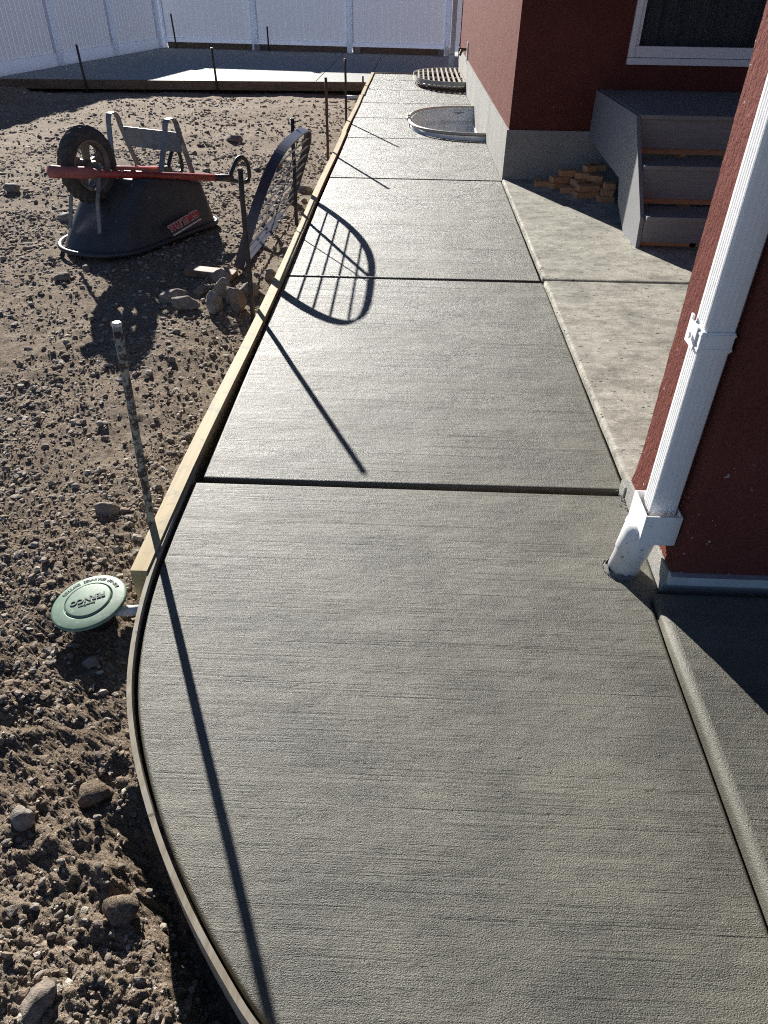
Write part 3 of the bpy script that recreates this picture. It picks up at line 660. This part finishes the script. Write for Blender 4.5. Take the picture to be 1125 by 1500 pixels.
# ------------------------------------------------------------------ fences
def fence(p0, p1, npan, label, low=.085, h=2.02):
    p0 = Vector(p0); p1 = Vector(p1); d = (p1-p0).normalized(); ln = (p1-p0).length; pl = ln/npan
    o = empty('vinyl_fence', (p0.x, p0.y, 0), label, 'fence', 'white vinyl fences', (0, 0, math.atan2(d.y, d.x)))
    for k in range(npan+1):
        bm = bmesh.new(); box(bm, k*pl-.065, k*pl+.065, -.065, .065, -.15, h+.06, .006)
        vs = [bm.verts.new(q) for q in ((k*pl-.075, -.075, h+.0605), (k*pl+.075, -.075, h+.0605), (k*pl+.075, .075, h+.0605), (k*pl-.075, .075, h+.0605), (k*pl, 0, h+.12))]
        for f in ((0, 1, 4), (1, 2, 4), (2, 3, 4), (3, 0, 4), (3, 2, 1, 0)): bm.faces.new([vs[i] for i in f])
        bobj('post', bm, M_POST, o)
    for k in range(npan):
        a, b = k*pl+.066, (k+1)*pl-.066; nb = 15; w = (b-a)/nb; bm = bmesh.new(); prof = []
        for j in range(nb):
            prof += [(a+j*w, .008), (a+j*w+.010, .020), (a+(j+1)*w-.010, .020), (a+(j+1)*w, .008)]
        for sgn in ((-1,) if npan == 5 else (1,)):
            lo = [bm.verts.new((x, sgn*y, .22)) for x, y in prof]; hi = [bm.verts.new((x, sgn*y, h-.12)) for x, y in prof]
            for j in range(len(prof)-1):
                if (prof[j+1][0]-prof[j][0]) > 1e-5: bm.faces.new((lo[j], lo[j+1], hi[j+1], hi[j]))
        bobj('board_panel', bm, M_SHEET, o)
        bm = bmesh.new(); box(bm, a, b, -.03, .03, low, .225, .004); bobj('bottom_rail', bm, M_POST, o)
        bm = bmesh.new(); box(bm, a, b, -.03, .03, h-.125, h, .004); bobj('top_rail', bm, M_VINYL, o)
    return o
fence((-6.50, 21.66), (5.62, 20.30), 5, 'white vinyl privacy fence across the back, behind the patio')
fence((-6.56, 21.50), (-9.35, 2.8), 8, 'white vinyl privacy fence running along the left side of the yard', low=-.12)
bdir = (Vector((5.62, 20.30))-Vector((-6.50, 21.66))).normalized()
for a, b, lb in ((0.15, 2.38, 'weathered kickboard under the back fence in the left corner'), (2.55, 4.83, 'weathered kickboard under the middle panel of the back fence'), (4.99, 7.15, 'weathered kickboard under the back fence panel next to the house')):
    p = Vector((-6.50, 21.66))+bdir*a; q = Vector((-6.50, 21.66))+bdir*b; nn = Vector((-bdir.y, bdir.x))*-.11
    bm = bmesh.new(); strip_along(bm, [p+nn, q+nn], .04, -.05, .125); tag(bobj('kickboard', bm, M_OLDWOOD), lb, 'board', 'kickboards under the back fence')
for a, lb in ((2.55, 'small pale block beside the second post of the back fence'), (5.12, 'small pale block beside the third post of the back fence'), (7.2, 'small pale block at the right end of the back fence by the house')):
    p = Vector((-6.50, 21.66))+bdir*a-Vector((-bdir.y, bdir.x))*.22
    bm = bmesh.new(); box(bm, p.x-.07, p.x+.07, p.y-.05, p.y+.05, -.006, .13, .01); tag(bobj('post_block', bm, M_FOUND), lb, 'block', 'pale blocks under the back fence')

# ------------------------------------------------------------------ steel stakes
def stake(base, top, r, m, label, cap=None):
    b = Vector(base); t = Vector(top); o = empty('form_stake', b, label, 'stake', 'steel form stakes')
    bm = bmesh.new(); n = 7; tube(bm, [(b.lerp(t, k/n)-b)+Vector((random.uniform(-1, 1), random.uniform(-1, 1), 0))*.0015 for k in range(n+1)], r, 10); bobj('shaft', bm, m, o, True)
    bm = bmesh.new(); d = (t-b).normalized(); tube(bm, [t-b-d*.004, t-b+d*.004, t-b+d*.007], [r*1.05, r*1.12, r*.85], 10); bobj('struck_end', bm, cap or m, o)
stake((-.872, 1.905, -.16), (-.838, 1.930, .735), .0128, M_RODC, 'concrete-splashed stake nearest the camera, with bright hammered top', M_RODTOP)
stake((-.905, 3.99, -.15), (-.905, 4.035, .725), .0142, M_ROD, 'dark stake by the pile of rocks, nearest end of the leaning grate', M_RUST_SHADE)
stake((-.935, 6.07, -.15), (-.925, 6.10, .665), .0150, M_ROD, 'dark stake holding the far end of the leaning grate')
stake((-.925, 8.56, -.15), (-.925, 8.58, .69), .0150, M_RUST_SHADE, 'brown rusty stake beyond the leaning grate')
stake((-.885, 10.58, -.15), (-.885, 10.58, .70), .0150, M_ROD, 'dark stake beside the walkway level with the open window well')
stake((-.90, 14.40, -.15), (-.90, 14.40, .14), .016, M_RUST_SHADE, 'short stub stake at the corner of walkway and back patio')
stake((-5.86, pf(-5.86)-.085, -.2), (-5.90, pf(-5.86)-.06, .53), .020, M_ROD, 'dark stake at the front of the back patio, in the left fence shade', M_RODTOP)
stake((-3.55, pf(-3.55)-.085, -.2), (-3.57, pf(-3.55)-.085, .50), .020, M_ROD, 'dark stake at the front edge of the sunlit part of the back patio', M_RODTOP)
stake((-6.10, 21.35, -.1), (-6.13, 21.35, .72), .020, M_ROD, 'dark stake in front of the back fence near the corner')
stake((-3.70, 21.15, -.1), (-3.70, 21.15, .50), .020, M_ROD, 'dark stake in front of the back fence right of its second post')

# ------------------------------------------------------------------ pop-up drain emitter
lid = empty('drain_emitter', (-.984, 1.588, -.115), 'round green drain emitter lid on the dirt beside the cut end of the form board', 'drain emitter')
tilt = Matrix.Translation((0, 0, .062)) @ Matrix.Rotation(math.radians(-7), 4, 'Y') @ Matrix.Rotation(math.radians(3), 4, 'X')
def lathe(bm, prof, n=48, M=None):
    rings = []
    for r, z in prof:
        rings.append([bm.verts.new((M or Matrix()) @ Vector((r*math.cos(2*math.pi*k/n), r*math.sin(2*math.pi*k/n), z))) for k in range(n)] if r > 1e-6 else [bm.verts.new((M or Matrix()) @ Vector((0, 0, z)))])
    for i in range(len(rings)-1):
        A, B = rings[i], rings[i+1]
        for k in range(n):
            if len(B) == 1: bm.faces.new((A[k], A[(k+1) % n], B[0]))
            elif len(A) == 1: bm.faces.new((A[0], B[(k+1) % n], B[k]))
            else: bm.faces.new((A[k], A[(k+1) % n], B[(k+1) % n], B[k]))
    return rings
RL = .120
bm = bmesh.new(); lathe(bm, [(.070, -.03), (.100, -.022), (RL-.004, -.012), (RL, -.006), (RL-.002, -.002), (RL-.008, 0), (.079, .004), (.077, .004), (.0765, -.004), (.0735, -.004)], 56, tilt); bobj('flange', bm, M_GREEN, lid, True)
bm = bmesh.new(); lathe(bm, [(.0733, -.010), (.0733, .004), (.071, .007), (.066, .008), (0, .0085)], 56, tilt); cap_o = bobj('cap', bm, M_GREEN, lid, True)
bm = bmesh.new(); lathe(bm, [(.058, -.30), (.058, -.03)], 32, tilt); bobj('body', bm, M_BLACK, lid, True)
bm = bmesh.new(); tube(bm, [(.08, .0, .022), (.165, .012, .020)], .017, 14); bobj('outlet_pipe', bm, M_PVC, lid, True)
def text_mesh(s, size, extrude, bold=0.0):
    cu = bpy.data.curves.new('letters', 'FONT'); cu.body = s; cu.size = size; cu.extrude = extrude; cu.offset = bold; cu.align_x = 'CENTER'; cu.align_y = 'CENTER'; cu.resolution_u = 2
    o = bpy.data.objects.new('letters', cu); COL.link(o); dg = bpy.context.evaluated_depsgraph_get(); dg.update()
    me = bpy.data.meshes.new_from_object(o.evaluated_get(dg)); bpy.data.objects.remove(o); return me
def text_part(s, size, ext, bold, M, m, parent, name='lettering'):
    me = text_mesh(s, size, ext, bold); me.transform(M); me.materials.append(m); return link(bpy.data.objects.new(name, me), parent)
ang = math.radians(180+22)
text_part('FERNCO', .029, .0016, .0008, tilt @ Matrix.Rotation(ang, 4, 'Z') @ Matrix.Translation((0, -.003, .0092)), M_GTEXT, cap_o)
text_part('StormDrain', .011, .0012, .0004, tilt @ Matrix.Rotation(ang, 4, 'Z') @ Matrix.Translation((.004, .020, .0090)), M_GTEXT, cap_o)
s = 'POP-UP DRAINAGE EMITTER'; bmj = bmesh.new()
for i, ch in enumerate(s):
    if ch == ' ': continue
    a = math.radians(39+ i*5.55)                       # runs counter-clockwise over the far rim, tops towards the centre
    me = text_mesh(ch, .0165, .0012, .0004)
    me.transform(tilt @ Matrix.Rotation(a, 4, 'Z') @ Matrix.Translation((.0965, 0, .0026)) @ Matrix.Rotation(math.pi/2, 4, 'Z')); bmj.from_mesh(me)
bobj('lettering', bmj, M_GTEXT, lid.children[0], fix=False)

# ------------------------------------------------------------------ upturned wheelbarrow
WC = Vector((-2.14, 5.58)); AX = Vector((-.41, -.912)).normalized(); WD = Vector((-AX.y, AX.x)); ZG = -.085
if WD.x < 0: WD = -WD
wb = empty('wheelbarrow', (WC.x, WC.y, ZG), 'black wheelbarrow with red handles turned upside down on the dirt', 'wheelbarrow')
def W(a, w, z): return Vector((AX.x*a+WD.x*w, AX.y*a+WD.y*w, z-ZG))
def rrect(a0, a1, hw0, hw1, r0, r1, n=7):
    """rounded trapezium: a0 rear with half width hw0 and corner radius r0, a1 front"""
    out = []
    for (ca, cw, r, s0) in ((a1-r1, hw1-r1, r1, 0), (a0+r0, hw0-r0, r0, 1), (a0+r0, -(hw0-r0), r0, 2), (a1-r1, -(hw1-r1), r1, 3)):
        for k in range(n+1):
            t = s0*math.pi/2+ (math.pi/2)*k/n; out.append((ca+r*math.cos(t), cw+r*math.sin(t)))
    return out
levels = []
for k in range(11):
    t = k/10.0; e = t
    a1 = .535-.445*e; a0 = -.635+.02*e; h1 = .350-.090*e; h0 = .365-.105*e
    r1 = .33-.24*e; r0 = .12-.05*e; levels.append((rrect(a0, a1, h0, h1, r1=min(r1, h1-.01), r0=r0), t))
bm = bmesh.new(); rows = []
def zz(a, t): return ZG+.020+t*(.285+.19*(a+.6))
for ol, t in levels: rows.append([bm.verts.new(W(a, w, zz(a, t))) for a, w in ol])
ol, t = levels[-1]; ins = [(-.34+(a+.34)*.93, w*.93) for a, w in ol]; rows.append([bm.verts.new(W(a, w, zz(a, t)+.016)) for a, w in ins])
n = len(rows[0])
for i in range(len(rows)-1):
    for k in range(n): bm.faces.new((rows[i][k], rows[i][(k+1) % n], rows[i+1][(k+1) % n], rows[i+1][k]))
bm.faces.new(rows[-1]); tray = bobj('tray', bm, M_TRAY, wb, True)
bm = bmesh.new(); rim = rrect(-.650, .572, .380, .368, .14, .340, 9); rim.append(rim[0]); tube(bm, [W(a, w, ZG+.022) for a, w in rim], .017, 8, caps=False); bobj('rim', bm, M_TRAY, tray, True)
# wheel
wc = (.29, .0, .468); RW, TW = .246, .05
def wheelp(r, off, ang): return W(wc[0]+r*math.cos(ang), wc[1]+off, wc[2]+r*math.sin(ang))
wheel = bpy.data.objects.new('wheel', None); link(wheel, wb)
bm = bmesh.new(); nn, mm = 44, 14; rows = []
for i in range(nn):
    ang = 2*math.pi*i/nn; row = []
    for j in range(mm):
        b_ = 2*math.pi*j/mm; r = RW-.055+.055*math.cos(b_); off = TW*math.sin(b_)
        if math.cos(b_) > .3: r += .006*(1 if (i+(j % 2)) % 2 else -1)
        row.append(bm.verts.new(wheelp(r, off, ang)))
    rows.append(row)
for i in range(nn):
    for j in range(mm): bm.faces.new((rows[i][j], rows[(i+1) % nn][j], rows[(i+1) % nn][(j+1) % mm], rows[i][(j+1) % mm]))
bobj('tyre', bm, M_TYRE, wheel)
bm = bmesh.new(); rows = []
prof = [(.162, -.045), (.150, -.045), (.140, -.02), (.140, .02), (.150, .045), (.162, .045)]
for i in range(nn): rows.append([bm.verts.new(wheelp(r, o_, 2*math.pi*i/nn)) for r, o_ in prof])
for i in range(nn):
    for j in range(len(prof)-1): bm.faces.new((rows[i][j], rows[(i+1) % nn][j], rows[(i+1) % nn][j+1], rows[i][j+1]))
for k in range(5):                                                            # five broad spokes with openings between
    a = 2*math.pi*k/5+.35
    def pp(r, da, o_): return bm.verts.new(wheelp(r, o_, a+da))
    for o_ in (-.012, .012):
        q = [pp(.03, -.9, o_), pp(.085, -.30, o_), pp(.146, -.30, o_), pp(.146, .30, o_), pp(.085, .30, o_), pp(.03, .9, o_)]; bm.faces.new(q)
    q1 = [pp(.03, -.9, -.012), pp(.085, -.30, -.012), pp(.085, -.30, .012), pp(.03, -.9, .012)]; bm.faces.new(q1)
    q1 = [pp(.085, -.30, -.012), pp(.146, -.30, -.012), pp(.146, -.30, .012), pp(.085, -.30, .012)]; bm.faces.new(q1)
    q1 = [pp(.085, .30, -.012), pp(.146, .30, -.012), pp(.146, .30, .012), pp(.085, .30, .012)]; bm.faces.new(q1)
tube(bm, [W(wc[0], wc[1]-.075, wc[2]), W(wc[0], wc[1]+.075, wc[2])], .034, 14)
bobj('rim', bm, M_HUB, wheel, fix=True)
bm = bmesh.new(); tube(bm, [W(wc[0], wc[1]-.13, wc[2]), W(wc[0], wc[1]+.13, wc[2])], .012, 8); bobj('axle', bm, M_FRAME, wheel)
def flat(bm, pts, wdir, w, t):
    """flat strap through pts, width w along wdir"""
    pts = [Vector(p) for p in pts]; wd = Vector(wdir).normalized(); rows = []
    for i, p in enumerate(pts):
        tt = (pts[min(i+1, len(pts)-1)]-pts[max(i-1, 0)]).normalized(); nn_ = tt.cross(wd).normalized()
        rows.append([bm.verts.new(p+wd*w*sx/2+nn_*t*sy/2) for sx, sy in ((-1, -1), (1, -1), (1, 1), (-1, 1))])
    for i in range(len(rows)-1):
        for k in range(4): bm.faces.new((rows[i][k], rows[i][(k+1) % 4], rows[i+1][(k+1) % 4], rows[i+1][k]))
    bm.faces.new(rows[0]); bm.faces.new(rows[-1])
wdv = W(0, 1, ZG)
adv = W(1, 0, ZG)
def curve_pts(P, m=4):
    out = []
    for i in range(len(P)-1):
        p0, p1, p2, p3 = P[max(i-1, 0)], P[i], P[i+1], P[min(i+2, len(P)-1)]
        for k in range(m):
            t = k/m; out.append(0.5*((2*p1)+(p2-p0)*t+(2*p0-5*p1+4*p2-p3)*t*t+(3*p1-p0-3*p2+p3)*t**3))
    out.append(P[-1]); return out
for sw in (-1, 1):
    bm = bmesh.new(); flat(bm, [W(.29, sw*.10, .45), W(.395, sw*.125, .26), W(.445, sw*.14, .08), W(.45, sw*.14, .065)], wdv, .030, .008); bobj('wheel_brace', bm, M_FRAME, wb)
    h0 = W(.69, sw*.075, .505); h1 = W(-.70, sw*.295, .238); hd = (h1-h0).normalized()
    bm = bmesh.new(); tube(bm, [h0+hd*(.30 if sw > 0 else .36), h1], .023, 12, r2=.026); hb = bobj('handle', bm, M_RED, wb, True)
    if sw > 0:
        bm = bmesh.new(); tube(bm, [h0+hd*q for q in (0, .02, .12, .26, .30, .36)], [.036, .041, .036, .040, .037, .026], 12); bobj('nose_sleeve', bm, M_PINK, hb, True)
    for q in (.40, .47, .56):
        bm = bmesh.new(); bmesh.ops.create_icosphere(bm, subdivisions=2, radius=.009, matrix=Matrix.Translation(h0+hd*q+Vector((.004, -.010, .024)))); bobj('bolt', bm, M_RODTOP, hb, True)
    bm = bmesh.new(); tube(bm, [h1, h1+hd*.10, h1+hd*.19], [.025, .026, .034], 10); gp = bobj('collar', bm, M_BLACK, hb, True)
    e0 = h1+hd*.17; up = Vector((0, 0, 1)); q = [(.0, .0), (.05, .075), (.11, .145), (.165, .165), (.215, .135), (.235, .065), (.225, .0), (.17, -.025), (.09, -.022), (.02, -.01)]
    bm = bmesh.new(); tube(bm, curve_pts([e0+hd*a_+up*b_ for a_, b_ in q]+[e0+up*.0]), .017, 8); bobj('loop_grip', bm, M_BLACK, hb, True)
    pts = [W(-.17, sw*.235, .37), W(-.235, sw*.265, .60), W(-.25, sw*.27, .665), W(-.275, sw*.275, .70), W(-.33, sw*.28, .70), W(-.36, sw*.28, .665), W(-.375, sw*.28, .60), W(-.47, sw*.275, .32)]
    bm = bmesh.new(); flat(bm, curve_pts(pts, 3), wdv, .045, .008); bobj('leg', bm, M_FRAME, wb)
bm = bmesh.new(); flat(bm, [W(-.385, -.275, .535), W(-.385, .275, .535)], Vector((0, 0, 1)), .135, .006); bobj('leg_brace', bm, M_FRAME, wb)
# printed badge on the tray side: placed on the flared side wall
pA = W(-.02, .395, ZG+.11); pB = W(-.30, .375, ZG+.135); 
sd = (pB-pA).normalized(); sn = Vector((WD.x, WD.y, .36)).normalized(); sn = (sn-sd*sn.dot(sd)).normalized(); su = sn.cross(sd)
def badge_M(p, off): 
    x_ = sd; y_ = su if su.z > 0 else -su; z_ = x_.cross(y_)
    q = p+z_*off; return Matrix(((x_.x, y_.x, z_.x, q.x), (x_.y, y_.y, z_.y, q.y), (x_.z, y_.z, z_.z, q.z), (0, 0, 0, 1)))
pc = (pA+pB)/2
BADGE = (pc, sd, su)
# ------------------------------------------------------------------ stones
def rock_mesh(name, seed, sub=3, rough=.22, flatten=(1, 1, 1)):
    bm = bmesh.new(); bmesh.ops.create_icosphere(bm, subdivisions=sub, radius=1.0); r = random.Random(seed)
    dirs = [(Vector((r.gauss(0, 1), r.gauss(0, 1), r.gauss(0, 1))).normalized(), r.uniform(.48, .92)) for _ in range(14)]
    ph = [r.uniform(0, 6) for _ in range(6)]
    for v in bm.verts:
        p = v.co.copy(); s = 1.0
        for d, c in dirs:                                                    # chop facets
            q = p.dot(d)
            if q > c: p -= d*(q-c)*.85
        s += rough*.25*(math.sin(p.x*3.1+ph[0])*math.sin(p.y*3.7+ph[1])+math.sin(p.z*4.3+ph[2])*.6+.5*math.sin(p.x*7+ph[3])*math.sin(p.z*8+ph[4])+.3*math.sin(p.y*13+ph[5])*math.sin(p.x*11))
        v.co = Vector((p.x*s*flatten[0], p.y*s*flatten[1], p.z*s*flatten[2]))
    me = bpy.data.meshes.new(name); bm.to_mesh(me); bm.free(); me.materials.append(M_STONE)
    me.polygons.foreach_set('use_smooth', [True]*len(me.polygons)); return me
def hz(x, y): return float(dirt_h(np.array([float(x)]), np.array([float(y)]))[0])
BIG = [ # x, y, sx, sy, sz, rotz, sink, label
 (-1.13, 2.13, .062, .032, .028, .1, .3, 'flat tan stone lying alone between the near stake and the wheelbarrow shadow'),
 (-.925, 1.41, .036, .026, .020, .4, .2, 'pale stone lying in the shade just below the green lid'),
 (-.905, .895, .030, .034, .030, .3, .3, 'smooth rounded grey stone at the left edge of the near dirt'),
 (-.685, .500, .044, .052, .045, .15, .3, 'big squarish stone in the bottom left corner'),
 (-2.86, 6.05, .10, .06, .055, -.2, .3, 'pale blocky stone behind the left side of the wheelbarrow'),
 (-1.355, 4.17, .125, .058, .055, -.05, .15, 'smooth pale oblong stone at the left front of the rock pile'),
 (-1.035, 4.15, .085, .075, .125, .5, .2, 'tall knobbly pale rock in the rock pile next to the stake'),
 (-1.175, 4.13, .070, .070, .105, .9, .2, 'lumpy brown rock in the middle of the rock pile'),
 (-1.165, 4.36, .100, .060, .095, .2, .2, 'rounded grey rock standing behind the lumpy one in the rock pile'),
 (-1.47, 4.30, .110, .060, .055, .3, .3, 'low brown rock at the left end of the rock pile'),
 (-1.33, 4.42, .06, .05, .045, .3, .2, 'small pale rock at the back of the rock pile'),
 (-1.02, 4.42, .07, .05, .075, .3, .2, 'pale rock under the near foot of the leaning grate'),
 (-1.24, 4.62, .09, .06, .07, .3, .2, 'brown rock at the back of the pile beside the wood scrap'),
 (-1.085, 4.26, .055, .05, .05, .1, .2, 'small grey rock wedged between the tall rocks of the pile'),
 (-.955, 2.69, .028, .020, .018, .1, .2, 'small tan stone beside the form board left of the second slab'),
 (-2.30, 4.62, .06, .045, .035, .4, .3, 'dark stone in front of the wheelbarrow rim'),
 (-3.70, 6.90, .07, .06, .06, .4, .25, 'dark rock at the left edge beside the white crust'),
 (-1.45, 8.2, .10, .08, .07, .4, .3, 'dark rock on the dirt beyond the leaning grate, nearer one'),
 (-2.2, 9.6, .12, .09, .07, .4, .3, 'dark rock on the dirt beyond the wheelbarrow'),
 (-1.02, 7.25, .10, .07, .06, .2, .3, 'rounded tan rock behind the stake at the far end of the leaning grate'),
 (-.90, 5.3, .06, .05, .05, .2, .3, 'tan rock between leaning grate and form board, farther one'),
 (-.93, 4.72, .06, .05, .05, .9, .3, 'brown rock between leaning grate and form board, nearer one'),
 (-.76, .985, .050, .045, .030, .0, .40, 'crumbly brown soil clod near the curved form strip'),
 (-.60, .700, .045, .050, .032, .7, .4, 'crumbly brown soil clod on the bank above the trench'),
]
for i, (x, y, sx, sy, sz, rz, sink, lb) in enumerate(BIG):
    me = rock_mesh('rock', 100+i, 4 if y < 5 else 3, .3); o = link(bpy.data.objects.new('rock', me)); k_ = .86 if 'pile' in lb else 1.0; o.scale = (sx*k_, sy*k_, sz*k_); o.rotation_euler = (0, 0, rz)
    o.location = (x, y, hz(x, y)+sz*(1-2*sink)*.8); tag(o, lb, 'clod' if 'clod' in lb else 'rock', 'rocks on the dirt')
    if 'clod' in lb: me.materials[0] = M_DIRT
bm = bmesh.new(); box(bm, -.17, .17, -.05, .05, 0, .045, .004); o = bobj('wood_scrap', bm, M_OLDWOOD); o.location = (-1.33, 4.74, hz(-1.33, 4.74)-.004); o.rotation_euler = (0, .04, -.12); tag(o, 'brown scrap of lumber on the dirt behind the rock pile', 'wood scrap')
bm = bmesh.new(); tube(bm, [(-.12, 0, .03), (.12, 0, .03)], .035, 12); o = bobj('pipe_offcut', bm, M_PAPER, smooth=True); o.location = (-1.06, 14.25, hz(-1.06, 14.25)); tag(o, 'short white pipe offcut on the dirt at the patio corner', 'pipe')
# loose stones big enough to tell apart
SMALL = [rock_mesh('stone', 300+k, 2, .35, (1, random.uniform(.6, .95), random.uniform(.45, .75))) for k in range(9)]
placed = 0; tries = 0
def free(x, y, r):
    if x > form_x(y)-.075-r: return False
    if (x+.972)**2+(y-1.568)**2 < (.11+r)**2: return False
    dx, dy = x-WC.x, y-WC.y; a = dx*AX.x+dy*AX.y; w = dx*WD.x+dy*WD.y
    if abs(a) < .68 and abs(w) < .44: return False
    return True
while placed < 200 and tries < 5000:
    tries += 1
    y = .35*(9.0/.35)**random.random(); x = -.8-random.random()*(.45+.42*y)
    if y < 1.2: x = form_x(y)-.06-random.random()*(.95-.25*y)
    r = (.0065+.0036*y)*random.uniform(.7, 1.6)
    if y > 5: r = min(r, .045)
    if not free(x, y, r): continue
    o = link(bpy.data.objects.new('stone', SMALL[placed % 9])); o.scale = (r, r, r); o.rotation_euler = (random.uniform(-.4, .4), random.uniform(-.4, .4), random.uniform(0, 6.28))
    o.location = (x, y, hz(x, y)+r*.22); tag(o, 'small loose stone lying among the gravel on the bare dirt', 'stone', 'small loose stones on the bare dirt'); placed += 1
# gravel and crumbs: one uncountable mass
ico = bmesh.new(); bmesh.ops.create_icosphere(ico, subdivisions=1, radius=1.0); ico.verts.ensure_lookup_table()
IV = np.array([v.co[:] for v in ico.verts]); IF = np.array([[v.index for v in f.verts] for f in ico.faces]); ico.free()
def gravel(n, seed, ymin, ymax, rmin, rmax, px):
    g_ = np.random.default_rng(seed)
    Y = ymin*(ymax/ymin)**g_.random(n); X0 = np.where(Y > 1.75, -.86, form_x(Y)-.016)
    X = X0 - g_.random(n)*(1.0+.62*Y)
    r = np.clip(px*(.6+Y)*(.55+g_.pareto(2.6, n)), rmin, rmax)
    ok = (X < X0-r*.9) & ((X+.972)**2+(Y-1.568)**2 > .062**2)
    dx, dy = X-WC.x, Y-WC.y; a = dx*AX.x+dy*AX.y; w = dx*WD.x+dy*WD.y; ok &= ~((np.abs(a) < .6) & (np.abs(w) < .36))
    ok &= fbm(X*2.3, Y*2.3, 71, 3) + .40*g_.random(n) > .58
    X, Y, r = X[ok], Y[ok], r[ok]; n = len(X); Z = dirt_h(X, Y)+r*.15
    R = g_.normal(size=(n, 3, 3)); R, _ = np.linalg.qr(R)
    sc = np.stack([np.ones(n), g_.uniform(.6, 1, n), g_.uniform(.4, .85, n)], -1)*r[:, None]
    V = IV[None]*(1+.75*(g_.random((n, 12, 1))-.5))
    V = np.einsum('nij,nkj->nki', R, V); V[..., 2] *= .55
    V = V*sc[:, None, :] if False else V*r[:, None, None]*g_.uniform(.45, 1.25, (n, 1, 3))
    V = V+np.stack([X, Y, Z], -1)[:, None]
    F = (IF[None]+12*np.arange(n)[:, None, None]).reshape(-1, 3)
    u = g_.random(n)[:, None]; soil = np.array([[.295, .226, .165]]); grey = np.array([[.345, .305, .26]]); pale = np.array([[.52, .46, .38]]); dk = np.array([[.21, .165, .135]])
    tone = np.where(u < .52, soil, np.where(u < .80, grey, np.where(u < .94, pale, dk)))*g_.uniform(.8, 1.2, (n, 1))
    tone = np.concatenate([tone, np.ones((n, 1))], 1); tone = np.repeat(tone, 12, 0)
    return V.reshape(-1, 3), F, tone
parts = [gravel(42000, 5, .30, 3.2, .0018, .012, .0021), gravel(52000, 6, 1.0, 9.0, .003, .018, .0017), gravel(14000, 8, 5.0, 14.0, .008, .03, .0015)]
off = 0; VV, FF, TT = [], [], []
for v, f, t in parts: VV.append(v); FF.append(f+off); TT.append(t); off += len(v)
gm = np_mesh('gravel', np.concatenate(VV), np.concatenate(FF), M_GRAVEL, smooth=False, tone=np.concatenate(TT))
kind(link(bpy.data.objects.new('gravel', gm)), 'stuff', 'loose gravel and soil crumbs covering the bare dirt')
# crumbs of concrete left along the wall foot and the pipe
g_ = np.random.default_rng(3); n = 150
cx_ = np.concatenate([.833+g_.normal(0, .010, 70), .737+.062*np.cos(np.linspace(2.4, 4.4, 40)), .862+g_.normal(0, .007, 40)])
cy_ = np.concatenate([g_.uniform(1.86, 2.22, 70), 1.775+.062*np.sin(np.linspace(2.4, 4.4, 40)), g_.uniform(2.4, 7.2, 40)])
r_ = g_.uniform(.0012, .0042, n); r_[70:110] *= .55; V = IV[None]*(1+.7*(g_.random((n, 12, 1))-.5))*r_[:, None, None]+np.stack([cx_, cy_, np.where(cy_ > 2.3, .022, .001)+r_*.3], -1)[:, None]
cr = np_mesh('concrete_crumbs', V.reshape(-1, 3), (IF[None]+12*np.arange(n)[:, None, None]).reshape(-1, 3), M_FOUND, smooth=False)
kind(link(bpy.data.objects.new('concrete_crumbs', cr)), 'stuff', 'crumbs of concrete along the wall foot and pipe')
# badge letters last (needs the evaluated dependency graph)
text_part('TRUE TEMPER', .062, .0010, .0065, badge_M(pc, .010), M_LOGOW, tray, 'lettering_outline')
text_part('TRUE TEMPER', .062, .0012, .001, badge_M(pc, .0135), M_LOGO, tray)
bm = bmesh.new(); box(bm, -.18, .19, -.052, -.040, .008, .0105, M=badge_M(pc, 0)); bobj('lettering_underline', bm, M_LOGOW, tray)
